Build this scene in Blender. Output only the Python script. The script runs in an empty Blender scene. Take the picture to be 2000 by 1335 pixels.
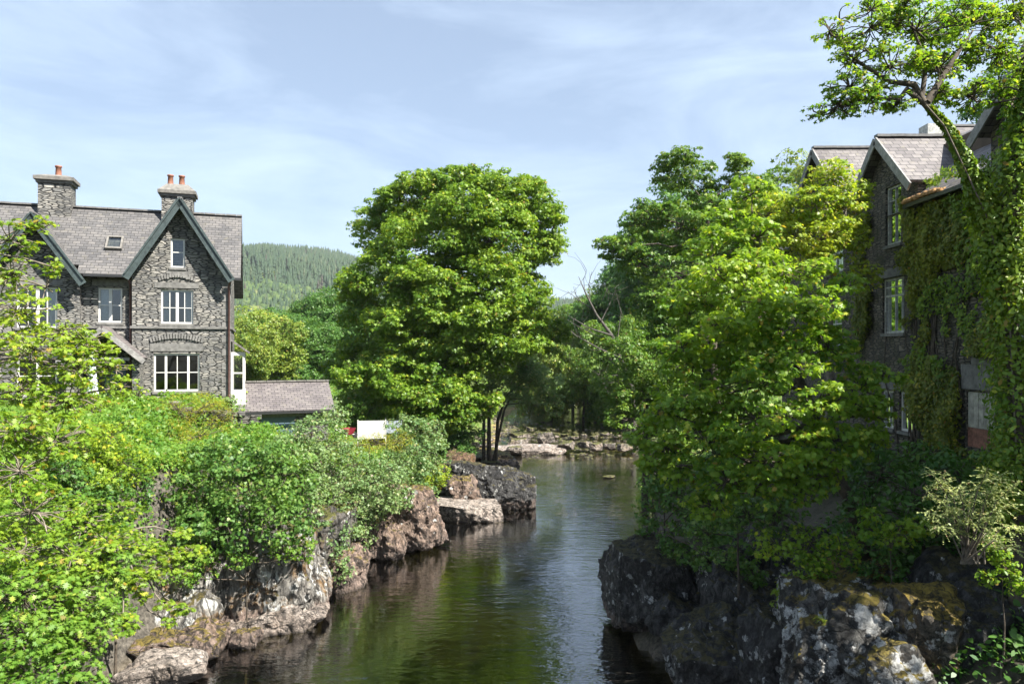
import bpy, bmesh, math, random
import numpy as np
from mathutils import Vector

# ---------------------------------------------------------------- camera, world, sun, exposure
F, HY, CH = 1450.0, 685.0, 8.0            # focal length (px of the 2000 px frame), horizon row, eye height over the water
sc = bpy.context.scene
cam = bpy.data.objects.new('camera', bpy.data.cameras.new('camera'))
sc.collection.objects.link(cam)
cam.location = (0, 0, CH); cam.rotation_euler = (math.radians(90), 0, 0)
cam.data.sensor_width = 36; cam.data.lens = 36 * F / 2000
cam.data.shift_y = (HY - 667.5) / 2000
cam.data.clip_end = 12000; cam.data.clip_start = 0.1
sc.camera = cam

SUN_EL, SUN_AZ = math.radians(50), math.radians(60)      # azimuth from -Y (behind the camera) towards +X
sd = Vector((math.sin(SUN_AZ) * math.cos(SUN_EL), -math.cos(SUN_AZ) * math.cos(SUN_EL), math.sin(SUN_EL)))
world = bpy.data.worlds.new('World'); sc.world = world; world.use_nodes = True
wn = world.node_tree.nodes; wl = world.node_tree.links; wn.clear()
wo = wn.new('ShaderNodeOutputWorld'); bg = wn.new('ShaderNodeBackground'); sky = wn.new('ShaderNodeTexSky')
sky.sky_type = 'NISHITA'; sky.sun_disc = False
sky.sun_elevation = SUN_EL; sky.sun_rotation = math.atan2(sd.x, sd.y)
sky.air_density = 1.0; sky.dust_density = 0.7; sky.ozone_density = 2.5; sky.altitude = 50
tc = wn.new('ShaderNodeTexCoord')
mp = wn.new('ShaderNodeMapping'); mp.inputs['Scale'].default_value = (1.6, 1.6, 5.5); mp.inputs['Rotation'].default_value = (0.1, 0.25, 0.3)
nz = wn.new('ShaderNodeTexNoise'); nz.inputs['Scale'].default_value = 1.7; nz.inputs['Detail'].default_value = 9; nz.inputs['Roughness'].default_value = 0.58; nz.inputs['Distortion'].default_value = 0.5
rp = wn.new('ShaderNodeValToRGB'); rp.color_ramp.elements[0].position = 0.42; rp.color_ramp.elements[1].position = 0.80
rp.color_ramp.elements[0].color = (0.30, 0.30, 0.30, 1); rp.color_ramp.elements[1].color = (0.75, 0.75, 0.75, 1)
mx = wn.new('ShaderNodeMixRGB'); mx.inputs[2].default_value = (6.9, 8.4, 10.4, 1)
wl.new(tc.outputs['Generated'], mp.inputs[0]); wl.new(mp.outputs[0], nz.inputs['Vector']); wl.new(nz.outputs['Fac'], rp.inputs[0])
wl.new(rp.outputs[0], mx.inputs[0]); wl.new(sky.outputs[0], mx.inputs[1]); wl.new(mx.outputs[0], bg.inputs[0]); wl.new(bg.outputs[0], wo.inputs[0])
bg.inputs[1].default_value = 0.047

sun = bpy.data.objects.new('sun', bpy.data.lights.new('sun', 'SUN')); sc.collection.objects.link(sun)
sun.data.energy = 5.0; sun.data.angle = math.radians(0.5); sun.data.color = (1.0, 0.95, 0.86)
sun.rotation_euler = sd.to_track_quat('Z', 'Y').to_euler(); sun.location = sd * 60
sc.view_settings.view_transform = 'Standard'; sc.view_settings.look = 'None'
sc.view_settings.gamma = 1; sc.view_settings.exposure = 1.62
cy = sc.cycles
cy.max_bounces = 6; cy.diffuse_bounces = 2; cy.glossy_bounces = 3; cy.transmission_bounces = 4; cy.transparent_max_bounces = 6; cy.volume_bounces = 0
cy.caustics_reflective = False; cy.caustics_refractive = False; cy.sample_clamp_indirect = 6

# ---------------------------------------------------------------- helpers
RNG = np.random.default_rng(7)
def W(px, py, Y):
    return Vector(((px - 1000) / F * Y, Y, CH + (HY - py) / F * Y))

def tag(o, label=None, cat=None, group=None, kind=None):
    if label: o['label'] = label
    if cat: o['category'] = cat
    if group: o['group'] = group
    if kind: o['kind'] = kind
    return o

def empty(name, loc, rz=0, **k):
    o = bpy.data.objects.new(name, None); sc.collection.objects.link(o)
    o.location = loc; o.rotation_euler = (0, 0, rz); o.empty_display_size = 0.3
    return tag(o, **k)

def link_mesh(name, me, mat, parent=None):
    o = bpy.data.objects.new(name, me); sc.collection.objects.link(o)
    if mat: me.materials.append(mat)
    if parent: o.parent = parent
    return o

def hash3(ix, iy, iz, seed):
    h = (ix * 73856093) ^ (iy * 19349663) ^ (iz * 83492791) ^ (seed * 2654435761)
    h &= 0xffffffff
    h = ((h ^ (h >> 13)) * 1274126177) & 0xffffffff
    h = ((h ^ (h >> 16)) * 2246822519) & 0xffffffff
    h ^= h >> 13
    return (h & 0xffffff) / float(0x1000000)
def vnoise(P, seed=0):
    P = np.asarray(P, float); I = np.floor(P).astype(np.int64); f = P - I; f = f * f * (3 - 2 * f)
    r = 0
    for dx in (0, 1):
        wx = f[:, 0] if dx else 1 - f[:, 0]
        for dy in (0, 1):
            wy = f[:, 1] if dy else 1 - f[:, 1]
            for dz in (0, 1):
                wz = f[:, 2] if dz else 1 - f[:, 2]
                r = r + wx * wy * wz * hash3(I[:, 0] + dx, I[:, 1] + dy, I[:, 2] + dz, seed)
    return r
def fbm(P, seed=0, octv=4, gain=0.5):
    P = np.asarray(P, float); a = 1; s = 0; t = 0
    for k in range(octv):
        s = s + a * (vnoise(P * 2.03 ** k + 17.3 * k, seed + k) - 0.5); t += a; a *= gain
    return s / t * 2

class MB:
    """collects faces of one part; UVs in metres, u horizontal along each face, v up its slope"""
    def __init__(s): s.v = []; s.f = []; s.smooth = []
    def add(s, pts, faces, smooth=False):
        b = len(s.v); s.v.extend([tuple(p) for p in pts])
        for f in faces: s.f.append([b + i for i in f]); s.smooth.append(smooth)
        return s
    def poly(s, pts): return s.add(pts, [list(range(len(pts)))])
    def box(s, x0, y0, z0, x1, y1, z1):
        p = [(x0,y0,z0),(x1,y0,z0),(x1,y1,z0),(x0,y1,z0),(x0,y0,z1),(x1,y0,z1),(x1,y1,z1),(x0,y1,z1)]
        return s.add(p, [(0,3,2,1),(4,5,6,7),(0,1,5,4),(1,2,6,5),(2,3,7,6),(3,0,4,7)])
    def beam(s, p, q, w, h, up=(0,0,1)):
        p = Vector(p); q = Vector(q); d = (q - p).normalized(); a = d.cross(Vector(up)).normalized(); b = a.cross(d)
        a = a * (w / 2); b = b * (h / 2)
        P = [p-a-b, p+a-b, p+a+b, p-a+b, q-a-b, q+a-b, q+a+b, q-a+b]
        return s.add(P, [(0,1,2,3),(4,7,6,5),(0,4,5,1),(1,5,6,2),(2,6,7,3),(3,7,4,0)])
    def slab(s, quad, t):
        """a quad given thickness t against its normal"""
        q = [Vector(p) for p in quad]; n = (q[1]-q[0]).cross(q[2]-q[0]).normalized() * t
        P = q + [p - n for p in q]; k = len(q)
        fs = [list(range(k)), list(range(2*k-1, k-1, -1))] + [(i, k+i, k+(i+1)%k, (i+1)%k) for i in range(k)]
        return s.add(P, fs)
    def tube(s, pts, rad, n=6, smooth=True):
        pts = [Vector(p) for p in pts]; rings = []; a = None
        for i, p in enumerate(pts):
            d = (pts[min(i+1, len(pts)-1)] - pts[max(i-1, 0)])
            d = d.normalized() if d.length > 1e-6 else Vector((0,0,1))
            if a is None: a = d.orthogonal().normalized()
            else:
                a = a - d * a.dot(d); a = a.normalized() if a.length > 1e-6 else d.orthogonal().normalized()
            b = d.cross(a); r = rad[i] if hasattr(rad, '__len__') else rad
            rings.append([p + (a * math.cos(6.28318*k/n) + b * math.sin(6.28318*k/n)) * r for k in range(n)])
        P = [q for r in rings for q in r]; fs = []
        for i in range(len(rings)-1):
            for k in range(n): fs.append((i*n+k, i*n+(k+1)%n, (i+1)*n+(k+1)%n, (i+1)*n+k))
        s.add(P, fs, smooth); m = len(rings)
        return s.add(rings[0][::-1] , [list(range(n))]).add(rings[-1], [list(range(n))])
    def lathe(s, c, prof, n=16):
        P = [(c[0]+r*math.cos(6.28318*k/n), c[1]+r*math.sin(6.28318*k/n), c[2]+z) for r, z in prof for k in range(n)]
        fs = [(i*n+k, i*n+(k+1)%n, (i+1)*n+(k+1)%n, (i+1)*n+k) for i in range(len(prof)-1) for k in range(n)]
        s.add(P, fs, True)
        return s.add(P[-n:], [list(range(n))])
    def build(s, name, mat, parent=None):
        me = bpy.data.meshes.new(name); me.from_pydata(s.v, [], s.f); me.update()
        if any(s.smooth): me.polygons.foreach_set('use_smooth', s.smooth)
        uv = me.uv_layers.new(name='UVMap')
        for p in me.polygons:
            n = p.normal; h = Vector((-n.y, n.x, 0)); h = h.normalized() if h.length > 1e-3 else Vector((1,0,0)); t = n.cross(h)
            for li in p.loop_indices:
                c = me.vertices[me.loops[li].vertex_index].co; uv.data[li].uv = (c.dot(h), c.dot(t))
        return link_mesh(name, me, mat, parent)

def clip_poly(pts, poly):
    """clip pts (2-D) by convex counter-clockwise poly"""
    out = pts
    for i in range(len(poly)):
        a = poly[i]; b = poly[(i+1) % len(poly)]; res = []
        side = lambda p: (b[0]-a[0])*(p[1]-a[1]) - (b[1]-a[1])*(p[0]-a[0])
        for j in range(len(out)):
            p = out[j]; q = out[(j+1) % len(out)]; sp, sq = side(p), side(q)
            if sp >= -1e-9: res.append(p)
            if (sp > 1e-9 and sq < -1e-9) or (sp < -1e-9 and sq > 1e-9):
                t = sp / (sp - sq); res.append((p[0]+(q[0]-p[0])*t, p[1]+(q[1]-p[1])*t))
        out = res
        if len(out) < 3: return []
    return out
def wall_face(mb, poly, holes, to3, inn, depth=0.16):
    """outer skin of a wall with openings and their reveals; to3 maps (s,t) to 3-D; inn is the inward vector"""
    inn = Vector(inn) * depth
    xs = sorted({p[0] for p in poly} | {v for h in holes for v in (h[0], h[2])})
    ys = sorted({p[1] for p in poly} | {v for h in holes for v in (h[1], h[3])})
    for i in range(len(xs)-1):
        for j in range(len(ys)-1):
            cx, cyy = (xs[i]+xs[i+1])/2, (ys[j]+ys[j+1])/2
            if any(h[0] < cx < h[2] and h[1] < cyy < h[3] for h in holes): continue
            c = clip_poly([(xs[i],ys[j]),(xs[i+1],ys[j]),(xs[i+1],ys[j+1]),(xs[i],ys[j+1])], poly)
            if len(c) >= 3: mb.poly([to3(*p) for p in c])
    for h in holes:
        c = [(h[0],h[1]),(h[2],h[1]),(h[2],h[3]),(h[0],h[3])]
        for k in range(4):
            a = Vector(to3(*c[k])); b = Vector(to3(*c[(k+1)%4]))
            mb.poly([a, b, b+inn, a+inn])

# ---------------------------------------------------------------- materials
def newmat(name):
    m = bpy.data.materials.new(name); m.use_nodes = True
    nt = m.node_tree; nt.nodes.clear()
    o = nt.nodes.new('ShaderNodeOutputMaterial'); b = nt.nodes.new('ShaderNodeBsdfPrincipled')
    nt.links.new(b.outputs[0], o.inputs[0])
    return m, nt, b, o
def N(nt, t, ins=None, **kw):
    n = nt.nodes.new('ShaderNode' + t)
    for k, v in kw.items(): setattr(n, k, v)
    for k, v in (ins or {}).items():
        if hasattr(v, 'is_output') or isinstance(v, bpy.types.NodeSocket): nt.links.new(v, n.inputs[k])
        else: n.inputs[k].default_value = v
    return n
def ramp(nt, fac, stops):
    r = nt.nodes.new('ShaderNodeValToRGB'); e = r.color_ramp.elements
    while len(e) < len(stops): e.new(0.5)
    for i, (p, c) in enumerate(stops):
        e[i].position = p; e[i].color = (c[0], c[1], c[2], 1) if hasattr(c, '__len__') else (c, c, c, 1)
    nt.links.new(fac, r.inputs[0]); return r.outputs[0]
def mix(nt, fac, a, b, mode='MIX'):
    return N(nt, 'MixRGB', {0: fac, 1: a, 2: b}, blend_type=mode).outputs[0]
def c4(c): return (c[0], c[1], c[2], 1)
def math_(nt, op, a, b=0.0): return N(nt, 'Math', {0: a, 1: b}, operation=op).outputs[0]

def plain(name, col, rough=0.6, metal=0.0, var=0.15, scale=6.0, bump=0.0):
    m, nt, b, o = newmat(name)
    g = N(nt, 'NewGeometry')
    nz = N(nt, 'TexNoise', {'Vector': g.outputs['Position'], 'Scale': scale, 'Detail': 5.0, 'Roughness': 0.65})
    lo = tuple(c*(1-var*1.6) for c in col); hi = tuple(min(1, c*(1+var)) for c in col)
    nt.links.new(ramp(nt, nz.outputs[0], [(0.3, lo), (0.7, hi)]), b.inputs['Base Color'])
    b.inputs['Roughness'].default_value = rough; b.inputs['Metallic'].default_value = metal
    if bump:
        bp = N(nt, 'Bump', {'Height': nz.outputs[0], 'Strength': bump, 'Distance': 0.02}); nt.links.new(bp.outputs[0], b.inputs['Normal'])
    return m

def stone_wall_mat(name, cols, sx=3.6, sy=12.5, mortar=(0.03,0.03,0.03), moss=0.0):
    """random rubble of flat slaty stones, some large blocks among thin ones"""
    m, nt, b, o = newmat(name)
    uv = N(nt, 'UVMap').outputs[0]
    wob = N(nt, 'TexNoise', {'Vector': uv, 'Scale': 1.6, 'Detail': 2.0})
    uvw = N(nt, 'VectorMath', {0: uv, 1: N(nt, 'VectorMath', {0: wob.outputs['Color'], 3: 0.06}, operation='SCALE').outputs[0]}, operation='ADD').outputs[0]
    def cells(kx, ky):
        mpn = N(nt, 'Mapping', {'Vector': uvw, 'Scale': (kx, ky, 1)})
        v = N(nt, 'TexVoronoi', {'Vector': mpn.outputs[0], 'Scale': 1.0, 'Randomness': 0.85}, voronoi_dimensions='2D')
        e = N(nt, 'TexVoronoi', {'Vector': mpn.outputs[0], 'Scale': 1.0, 'Randomness': 0.85}, voronoi_dimensions='2D', feature='DISTANCE_TO_EDGE')
        return v.outputs['Color'], e.outputs['Distance']
    c1, e1 = cells(sx, sy); c2, e2 = cells(sx*0.7, sy*0.55)
    sel = ramp(nt, N(nt, 'TexNoise', {'Vector': uv, 'Scale': 1.1, 'Detail': 1.0}).outputs[0], [(0.60, 0.0), (0.62, 1.0)])
    cc = mix(nt, sel, c1, c2); ee = mix(nt, sel, e1, e2)
    key = N(nt, 'SeparateColor', {0: cc}).outputs[0]
    col = ramp(nt, key, [(0.0, cols[0]), (0.3, cols[1]), (0.6, cols[2]), (0.85, cols[3]), (1.0, cols[0])])
    fine = N(nt, 'TexNoise', {'Vector': uv, 'Scale': 14.0, 'Detail': 5.0, 'Roughness': 0.7})
    col = mix(nt, 0.55, col, ramp(nt, fine.outputs[0], [(0.3, 0.35), (0.7, 1.0)]), 'MULTIPLY')
    big = N(nt, 'TexNoise', {'Vector': uv, 'Scale': 0.7, 'Detail': 4.0})
    col = mix(nt, 0.5, col, ramp(nt, big.outputs[0], [(0.35, 0.38), (0.65, 1.15)]), 'MULTIPLY')
    edge = ramp(nt, ee, [(0.03, 0.0), (0.16, 1.0)])
    col = mix(nt, edge, c4(mortar), col)
    if moss:
        mm = ramp(nt, N(nt, 'TexNoise', {'Vector': uv, 'Scale': 1.3, 'Detail': 6.0}).outputs[0], [(0.5, 0.0), (0.68, moss)])
        col = mix(nt, mm, col, (0.045, 0.05, 0.012, 1))
    nt.links.new(col, b.inputs['Base Color']); b.inputs['Roughness'].default_value = 0.8
    h = math_(nt, 'ADD', N(nt, 'Math', {0: edge, 1: key}, operation='MULTIPLY').outputs[0], math_(nt, 'MULTIPLY', fine.outputs[0], 0.4))
    bp = N(nt, 'Bump', {'Height': h, 'Strength': 1.0, 'Distance': 0.09}); nt.links.new(bp.outputs[0], b.inputs['Normal'])
    return m

def slate_mat(name, cols, course=0.17, moss=0.15):
    m, nt, b, o = newmat(name)
    uv = N(nt, 'UVMap').outputs[0]
    br = N(nt, 'TexBrick', {'Vector': uv, 'Scale': 1.0, 'Mortar Size': 0.012, 'Mortar Smooth': 0.3, 'Bias': 0.0, 'Brick Width': 0.28, 'Row Height': course,
                            'Color1': (0,0,0,1), 'Color2': (1,1,1,1), 'Mortar': (0.5,0.5,0.5,1)}, offset=0.5)
    n1 = N(nt, 'TexNoise', {'Vector': uv, 'Scale': 0.8, 'Detail': 5.0})
    n2 = N(nt, 'TexNoise', {'Vector': uv, 'Scale': 7.0, 'Detail': 4.0})
    col = ramp(nt, math_(nt, 'ADD', math_(nt, 'MULTIPLY', br.outputs[0], 0.35), math_(nt, 'MULTIPLY', n1.outputs[0], 0.75)), [(0.25, cols[0]), (0.5, cols[1]), (0.75, cols[2])])
    col = mix(nt, 0.5, col, ramp(nt, n2.outputs[0], [(0.3, 0.6), (0.7, 1.15)]), 'MULTIPLY')
    sep = N(nt, 'SeparateXYZ', {0: uv})
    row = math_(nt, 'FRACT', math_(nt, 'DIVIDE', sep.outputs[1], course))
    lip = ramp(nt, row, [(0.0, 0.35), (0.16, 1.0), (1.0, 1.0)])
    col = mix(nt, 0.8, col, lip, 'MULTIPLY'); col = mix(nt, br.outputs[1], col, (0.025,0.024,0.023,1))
    ms = ramp(nt, N(nt, 'TexNoise', {'Vector': uv, 'Scale': 3.0, 'Detail': 8.0, 'Roughness': 0.75}).outputs[0], [(0.56, 0.0), (0.7, moss*3)])
    col = mix(nt, ms, col, (0.22, 0.20, 0.13, 1))
    nt.links.new(col, b.inputs['Base Color']); b.inputs['Roughness'].default_value = 0.62
    hh = math_(nt, 'SUBTRACT', math_(nt, 'MULTIPLY', n2.outputs[0], 0.25), row)
    bp = N(nt, 'Bump', {'Height': hh, 'Strength': 0.6, 'Distance': 0.03}); nt.links.new(bp.outputs[0], b.inputs['Normal'])
    return m

def rock_mat(name, c1, c2, lichen=0.3, moss=0.5, mosscol=(0.06,0.06,0.012), stain=0.0, band=1.0, lscale=3.0, streak=2.0):
    m, nt, b, o = newmat(name)
    g = N(nt, 'NewGeometry'); P = g.outputs['Position']
    st = N(nt, 'Mapping', {'Vector': P, 'Scale': (1.0, 1.0, 1.0/streak), 'Rotation': (0.15, 0.2, 0)}).outputs[0]
    n1 = N(nt, 'TexNoise', {'Vector': st, 'Scale': 2.2, 'Detail': 9.0, 'Roughness': 0.72}).outputs[0]
    n2 = N(nt, 'TexNoise', {'Vector': st, 'Scale': 11.0, 'Detail': 6.0, 'Roughness': 0.75}).outputs[0]
    col = mix(nt, ramp(nt, n1, [(0.38, 0.0), (0.62, 1.0)]), c4(c1), c4(c2))
    col = mix(nt, 0.75, col, ramp(nt, n2, [(0.35, 0.35), (0.65, 1.2)]), 'MULTIPLY')
    if stain:
        s = ramp(nt, N(nt, 'TexNoise', {'Vector': P, 'Scale': 1.1, 'Detail': 8.0, 'Roughness': 0.7, 'Distortion': 0.4}).outputs[0], [(0.52, 0.0), (0.60, stain)])
        col = mix(nt, s, col, (0.20, 0.105, 0.022, 1))
    if lichen:
        v = N(nt, 'TexVoronoi', {'Vector': N(nt, 'VectorMath', {0: P, 1: N(nt, 'VectorMath', {0: N(nt, 'TexNoise', {'Vector': P, 'Scale': 6.0, 'Detail': 4.0}).outputs['Color'], 3: 0.35}, operation='SCALE').outputs[0]}, operation='ADD').outputs[0], 'Scale': lscale})
        ln = N(nt, 'TexNoise', {'Vector': P, 'Scale': 1.7, 'Detail': 5.0}).outputs[0]
        lf = math_(nt, 'SUBTRACT', math_(nt, 'ADD', math_(nt, 'ADD', ln, lichen*0.50), math_(nt, 'MULTIPLY', math_(nt, 'SUBTRACT', n2, 0.5), 0.7)), math_(nt, 'MULTIPLY', v.outputs['Distance'], 0.75))
        col = mix(nt, ramp(nt, lf, [(0.50, 0.0), (0.56, 0.9)]), col, mix(nt, n2, (0.35,0.35,0.33,1), (0.85,0.85,0.82,1)))
    sep = N(nt, 'SeparateXYZ', {0: P})
    if band:
        zz = math_(nt, 'ADD', sep.outputs[2], math_(nt, 'MULTIPLY', n1, 0.9))
        col = mix(nt, ramp(nt, zz, [(0.80, band), (1.15, 0.0)]), col, mix(nt, n2, (0.11,0.075,0.058,1), (0.33,0.25,0.21,1)))
        col = mix(nt, ramp(nt, sep.outputs[2], [(0.03, 0.75), (0.14, 0.0)]), col, (0.035,0.026,0.018,1))
    if moss:
        nzz = N(nt, 'SeparateXYZ', {0: g.outputs['Normal']}).outputs[2]
        f = math_(nt, 'ADD', math_(nt, 'MULTIPLY', nzz, 0.62), math_(nt, 'MULTIPLY', n1, 0.62))
        col = mix(nt, ramp(nt, f, [(0.80-moss*0.34, 0.0), (0.86-moss*0.30, 1.0)]), col, mix(nt, n2, c4(mosscol), c4(tuple(c*2.6 for c in mosscol))))
    b.inputs['Roughness'].default_value = 0.75
    wv = N(nt, 'VectorMath', {0: st, 1: N(nt, 'VectorMath', {0: N(nt, 'TexNoise', {'Vector': st, 'Scale': 3.0, 'Detail': 4.0}).outputs['Color'], 3: 0.6}, operation='SCALE').outputs[0]}, operation='ADD').outputs[0]
    ck = N(nt, 'TexVoronoi', {'Vector': N(nt, 'Mapping', {'Vector': wv, 'Scale': (1.0, 1.0, 0.6), 'Rotation': (0.5, 0.3, 0)}).outputs[0], 'Scale': 1.6}, feature='DISTANCE_TO_EDGE').outputs['Distance']
    n3 = N(nt, 'TexNoise', {'Vector': st, 'Scale': 5.0, 'Detail': 8.0, 'Roughness': 0.8, 'Distortion': 0.3}).outputs[0]
    col = mix(nt, 0.9, col, ramp(nt, n3, [(0.42, 0.05), (0.50, 0.80), (0.60, 1.4)]), 'MULTIPLY')  # crevice shade painted into the colour: hollows of the bump go dark
    col = mix(nt, ramp(nt, ck, [(0.0, 0.85), (0.035, 0.0)]), col, (0.012,0.011,0.01,1))  # crack shading painted in as near-black lines
    nt.links.new(col, b.inputs['Base Color'])
    h = math_(nt, 'ADD', math_(nt, 'ADD', n1, math_(nt, 'MULTIPLY', n3, 0.8)), ramp(nt, ck, [(0.0, 0.0), (0.05, 0.22)]))
    bp = N(nt, 'Bump', {'Height': h, 'Strength': 1.0, 'Distance': 0.22}); nt.links.new(bp.outputs[0], b.inputs['Normal'])
    return m

def leaf_mat(name, c1, c2, trans=0.38, tcol=None, gloss=0.45):
    """c1..c2: range of leaf greens; each leaf has its own mix, and patches of foliage differ by age"""
    m, nt, b, o = newmat(name)
    a = N(nt, 'Attribute', attribute_name='rnd').outputs['Fac']
    g = N(nt, 'NewGeometry')
    nz = N(nt, 'TexNoise', {'Vector': g.outputs['Position'], 'Scale': 0.55, 'Detail': 3.0}).outputs[0]
    f = math_(nt, 'ADD', math_(nt, 'MULTIPLY', a, 0.55), math_(nt, 'MULTIPLY', ramp(nt, nz, [(0.35, 0.0), (0.65, 1.0)]), 0.45))
    col = mix(nt, f, c4(c1), c4(c2))
    col = mix(nt, ramp(nt, a, [(0.90, 0.0), (0.97, 0.75)]), col, c4((min(1, c2[0]*1.7), c2[1]*1.25, c2[2]*1.6)))
    col = mix(nt, ramp(nt, a, [(0.012, 0.8), (0.02, 0.0)]), col, c4((c2[0]*1.1, c2[1]*0.5, c2[2])))
    nt.links.new(col, b.inputs['Base Color']); b.inputs['Roughness'].default_value = gloss
    b.inputs['Specular IOR Level'].default_value = 0.35
    tr = N(nt, 'BsdfTranslucent', {'Color': mix(nt, 1.0, col, c4(tcol or (1.5, 1.45, 0.6)), 'MULTIPLY')})
    ms = N(nt, 'MixShader', {0: trans, 1: b.outputs[0], 2: tr.outputs[0]})
    nt.links.new(ms.outputs[0], o.inputs[0]); return m

M = {}
M['rubble'] = stone_wall_mat('slate_rubble', [(0.11,0.112,0.115), (0.33,0.315,0.28), (0.20,0.20,0.195), (0.48,0.45,0.40)])
M['rubble_old'] = stone_wall_mat('old_rubble', [(0.07,0.06,0.05), (0.22,0.185,0.14), (0.14,0.125,0.10), (0.30,0.26,0.20)], moss=0.5)
M['dry'] = stone_wall_mat('dry_stone', [(0.10,0.095,0.09), (0.25,0.23,0.20), (0.17,0.165,0.155), (0.34,0.31,0.27)], 3.0, 9.0, (0.015,0.014,0.012), 0.4)
M['drydark'] = stone_wall_mat('dark_dry_stone', [(0.05,0.05,0.052), (0.10,0.10,0.105), (0.07,0.07,0.075), (0.14,0.14,0.145)], 2.2, 10.0, (0.008,0.008,0.008), 0.5)
M['slate'] = slate_mat('grey_slate', [(0.065,0.064,0.066), (0.100,0.096,0.096), (0.145,0.136,0.13)])
M['slate2'] = slate_mat('purple_slate', [(0.088,0.076,0.078), (0.135,0.118,0.118), (0.18,0.16,0.152)], 0.15, 0.12)
M['slate3'] = slate_mat('worn_slate', [(0.08,0.07,0.072), (0.13,0.116,0.116), (0.19,0.172,0.165)], 0.22, 0.3)
M['lintel'] = plain('slate_lintel', (0.17,0.165,0.155), 0.75, var=0.3, bump=0.3)
M['barge'] = plain('painted_bargeboard', (0.05,0.07,0.07), 0.5, var=0.3)
M['bargeold'] = plain('weathered_bargeboard', (0.26,0.25,0.24), 0.7, var=0.3)
M['white'] = plain('white_paint', (0.62,0.61,0.58), 0.4, var=0.05)
M['whiteold'] = plain('flaking_white_paint', (0.5,0.5,0.46), 0.6, var=0.35, scale=9)
M['gutter'] = plain('black_iron', (0.03,0.03,0.032), 0.4)
M['pipe'] = plain('brown_pipe', (0.10,0.05,0.045), 0.4)
M['pot'] = plain('terracotta', (0.27,0.115,0.07), 0.7, var=0.3, scale=9)
M['cap'] = plain('weathered_cement', (0.17,0.16,0.145), 0.85, var=0.3, bump=0.4)
M['lead'] = plain('lead_ridge', (0.17,0.165,0.16), 0.6, var=0.25)
M['bluedoor'] = plain('blue_grey_paint', (0.10,0.15,0.20), 0.5, var=0.1)
M['inner'] = plain('dim_interior', (0.09,0.07,0.05), 0.9, var=0.3, scale=1.2)
M['curtain'] = plain('pale_curtain', (0.62,0.66,0.72), 0.9, var=0.12, scale=12)
M['bark'] = plain('bark', (0.085,0.068,0.05), 0.9, var=0.45, scale=7, bump=0.8)
M['barkpale'] = plain('pale_bark', (0.19,0.16,0.125), 0.9, var=0.4, scale=8, bump=0.6)
M['deadwood'] = plain('dead_wood', (0.09,0.08,0.07), 0.9, var=0.35, scale=5)
M['plaster'] = plain('flaking_plaster', (0.42,0.40,0.34), 0.85, var=0.35, scale=4, bump=0.4)
M['brick'] = plain('red_brick', (0.26,0.12,0.085), 0.85, var=0.4, scale=8, bump=0.5)
M['red'] = plain('red_paint', (0.22,0.02,0.035), 0.35)
M['greymetal'] = plain('grey_metal', (0.33,0.37,0.42), 0.45, var=0.1)
M['mossy'] = plain('orange_moss', (0.36,0.20,0.08), 0.95, var=0.4, scale=14, bump=1.0)

m, nt, b, o = newmat('window_glass')
fr = N(nt, 'Fresnel', {'IOR': 1.5}); gl = N(nt, 'BsdfGlossy', {'Color': (0.9,0.95,1,1), 'Roughness': 0.02}); trn = N(nt, 'BsdfTransparent', {'Color': (0.75,0.8,0.78,1)})
ms = N(nt, 'MixShader', {0: math_(nt, 'ADD', math_(nt, 'MULTIPLY', fr.outputs[0], 1.2), 0.06), 1: trn.outputs[0], 2: gl.outputs[0]}); nt.links.new(ms.outputs[0], o.inputs[0])
M['glass'] = m

LM = {
 'ash':    leaf_mat('ash_leaf', (0.11, 0.23, 0.02), (0.3, 0.39, 0.035), 0.42),
 'ashlow': leaf_mat('low_ash_leaf', (0.08, 0.2, 0.025), (0.21, 0.33, 0.045), 0.42),
 'syc':    leaf_mat('sycamore_leaf', (0.08, 0.20, 0.018), (0.30, 0.42, 0.045), 0.50),
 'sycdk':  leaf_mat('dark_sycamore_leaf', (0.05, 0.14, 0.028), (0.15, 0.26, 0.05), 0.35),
 'beech':  leaf_mat('beech_leaf', (0.055, 0.15, 0.016), (0.23, 0.34, 0.03), 0.36),
 'grey':   leaf_mat('greyish_leaf', (0.09, 0.19, 0.06), (0.24, 0.33, 0.13), 0.32),
 'yellow': leaf_mat('yellow_leaf', (0.18, 0.3, 0.03), (0.38, 0.44, 0.045), 0.45),
 'ivy':    leaf_mat('ivy_leaf', (0.05, 0.095, 0.012), (0.24, 0.27, 0.025), 0.30),
 'ivyg':   leaf_mat('green_ivy_leaf', (0.06, 0.15, 0.015), (0.24, 0.34, 0.035), 0.35),
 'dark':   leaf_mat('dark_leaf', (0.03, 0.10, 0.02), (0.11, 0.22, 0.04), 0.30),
 'mid':    leaf_mat('mid_leaf', (0.05, 0.135, 0.02), (0.17, 0.27, 0.04), 0.36),
 'far':    leaf_mat('far_leaf', (0.09, 0.18, 0.03), (0.25, 0.31, 0.05), 0.30),
 'yew':    leaf_mat('pale_tip_leaf', (0.18, 0.25, 0.08), (0.42, 0.47, 0.18), 0.3),
 'broom':  leaf_mat('broom_leaf', (0.18, 0.22, 0.02), (0.36, 0.36, 0.035), 0.35),
 'conif':  leaf_mat('conifer_needles', (0.016, 0.040, 0.022), (0.038, 0.066, 0.026), 0.1, gloss=0.7),
 'farwood':leaf_mat('far_broadleaf', (0.035, 0.075, 0.022), (0.08, 0.115, 0.03), 0.1, gloss=0.7),
}

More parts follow.
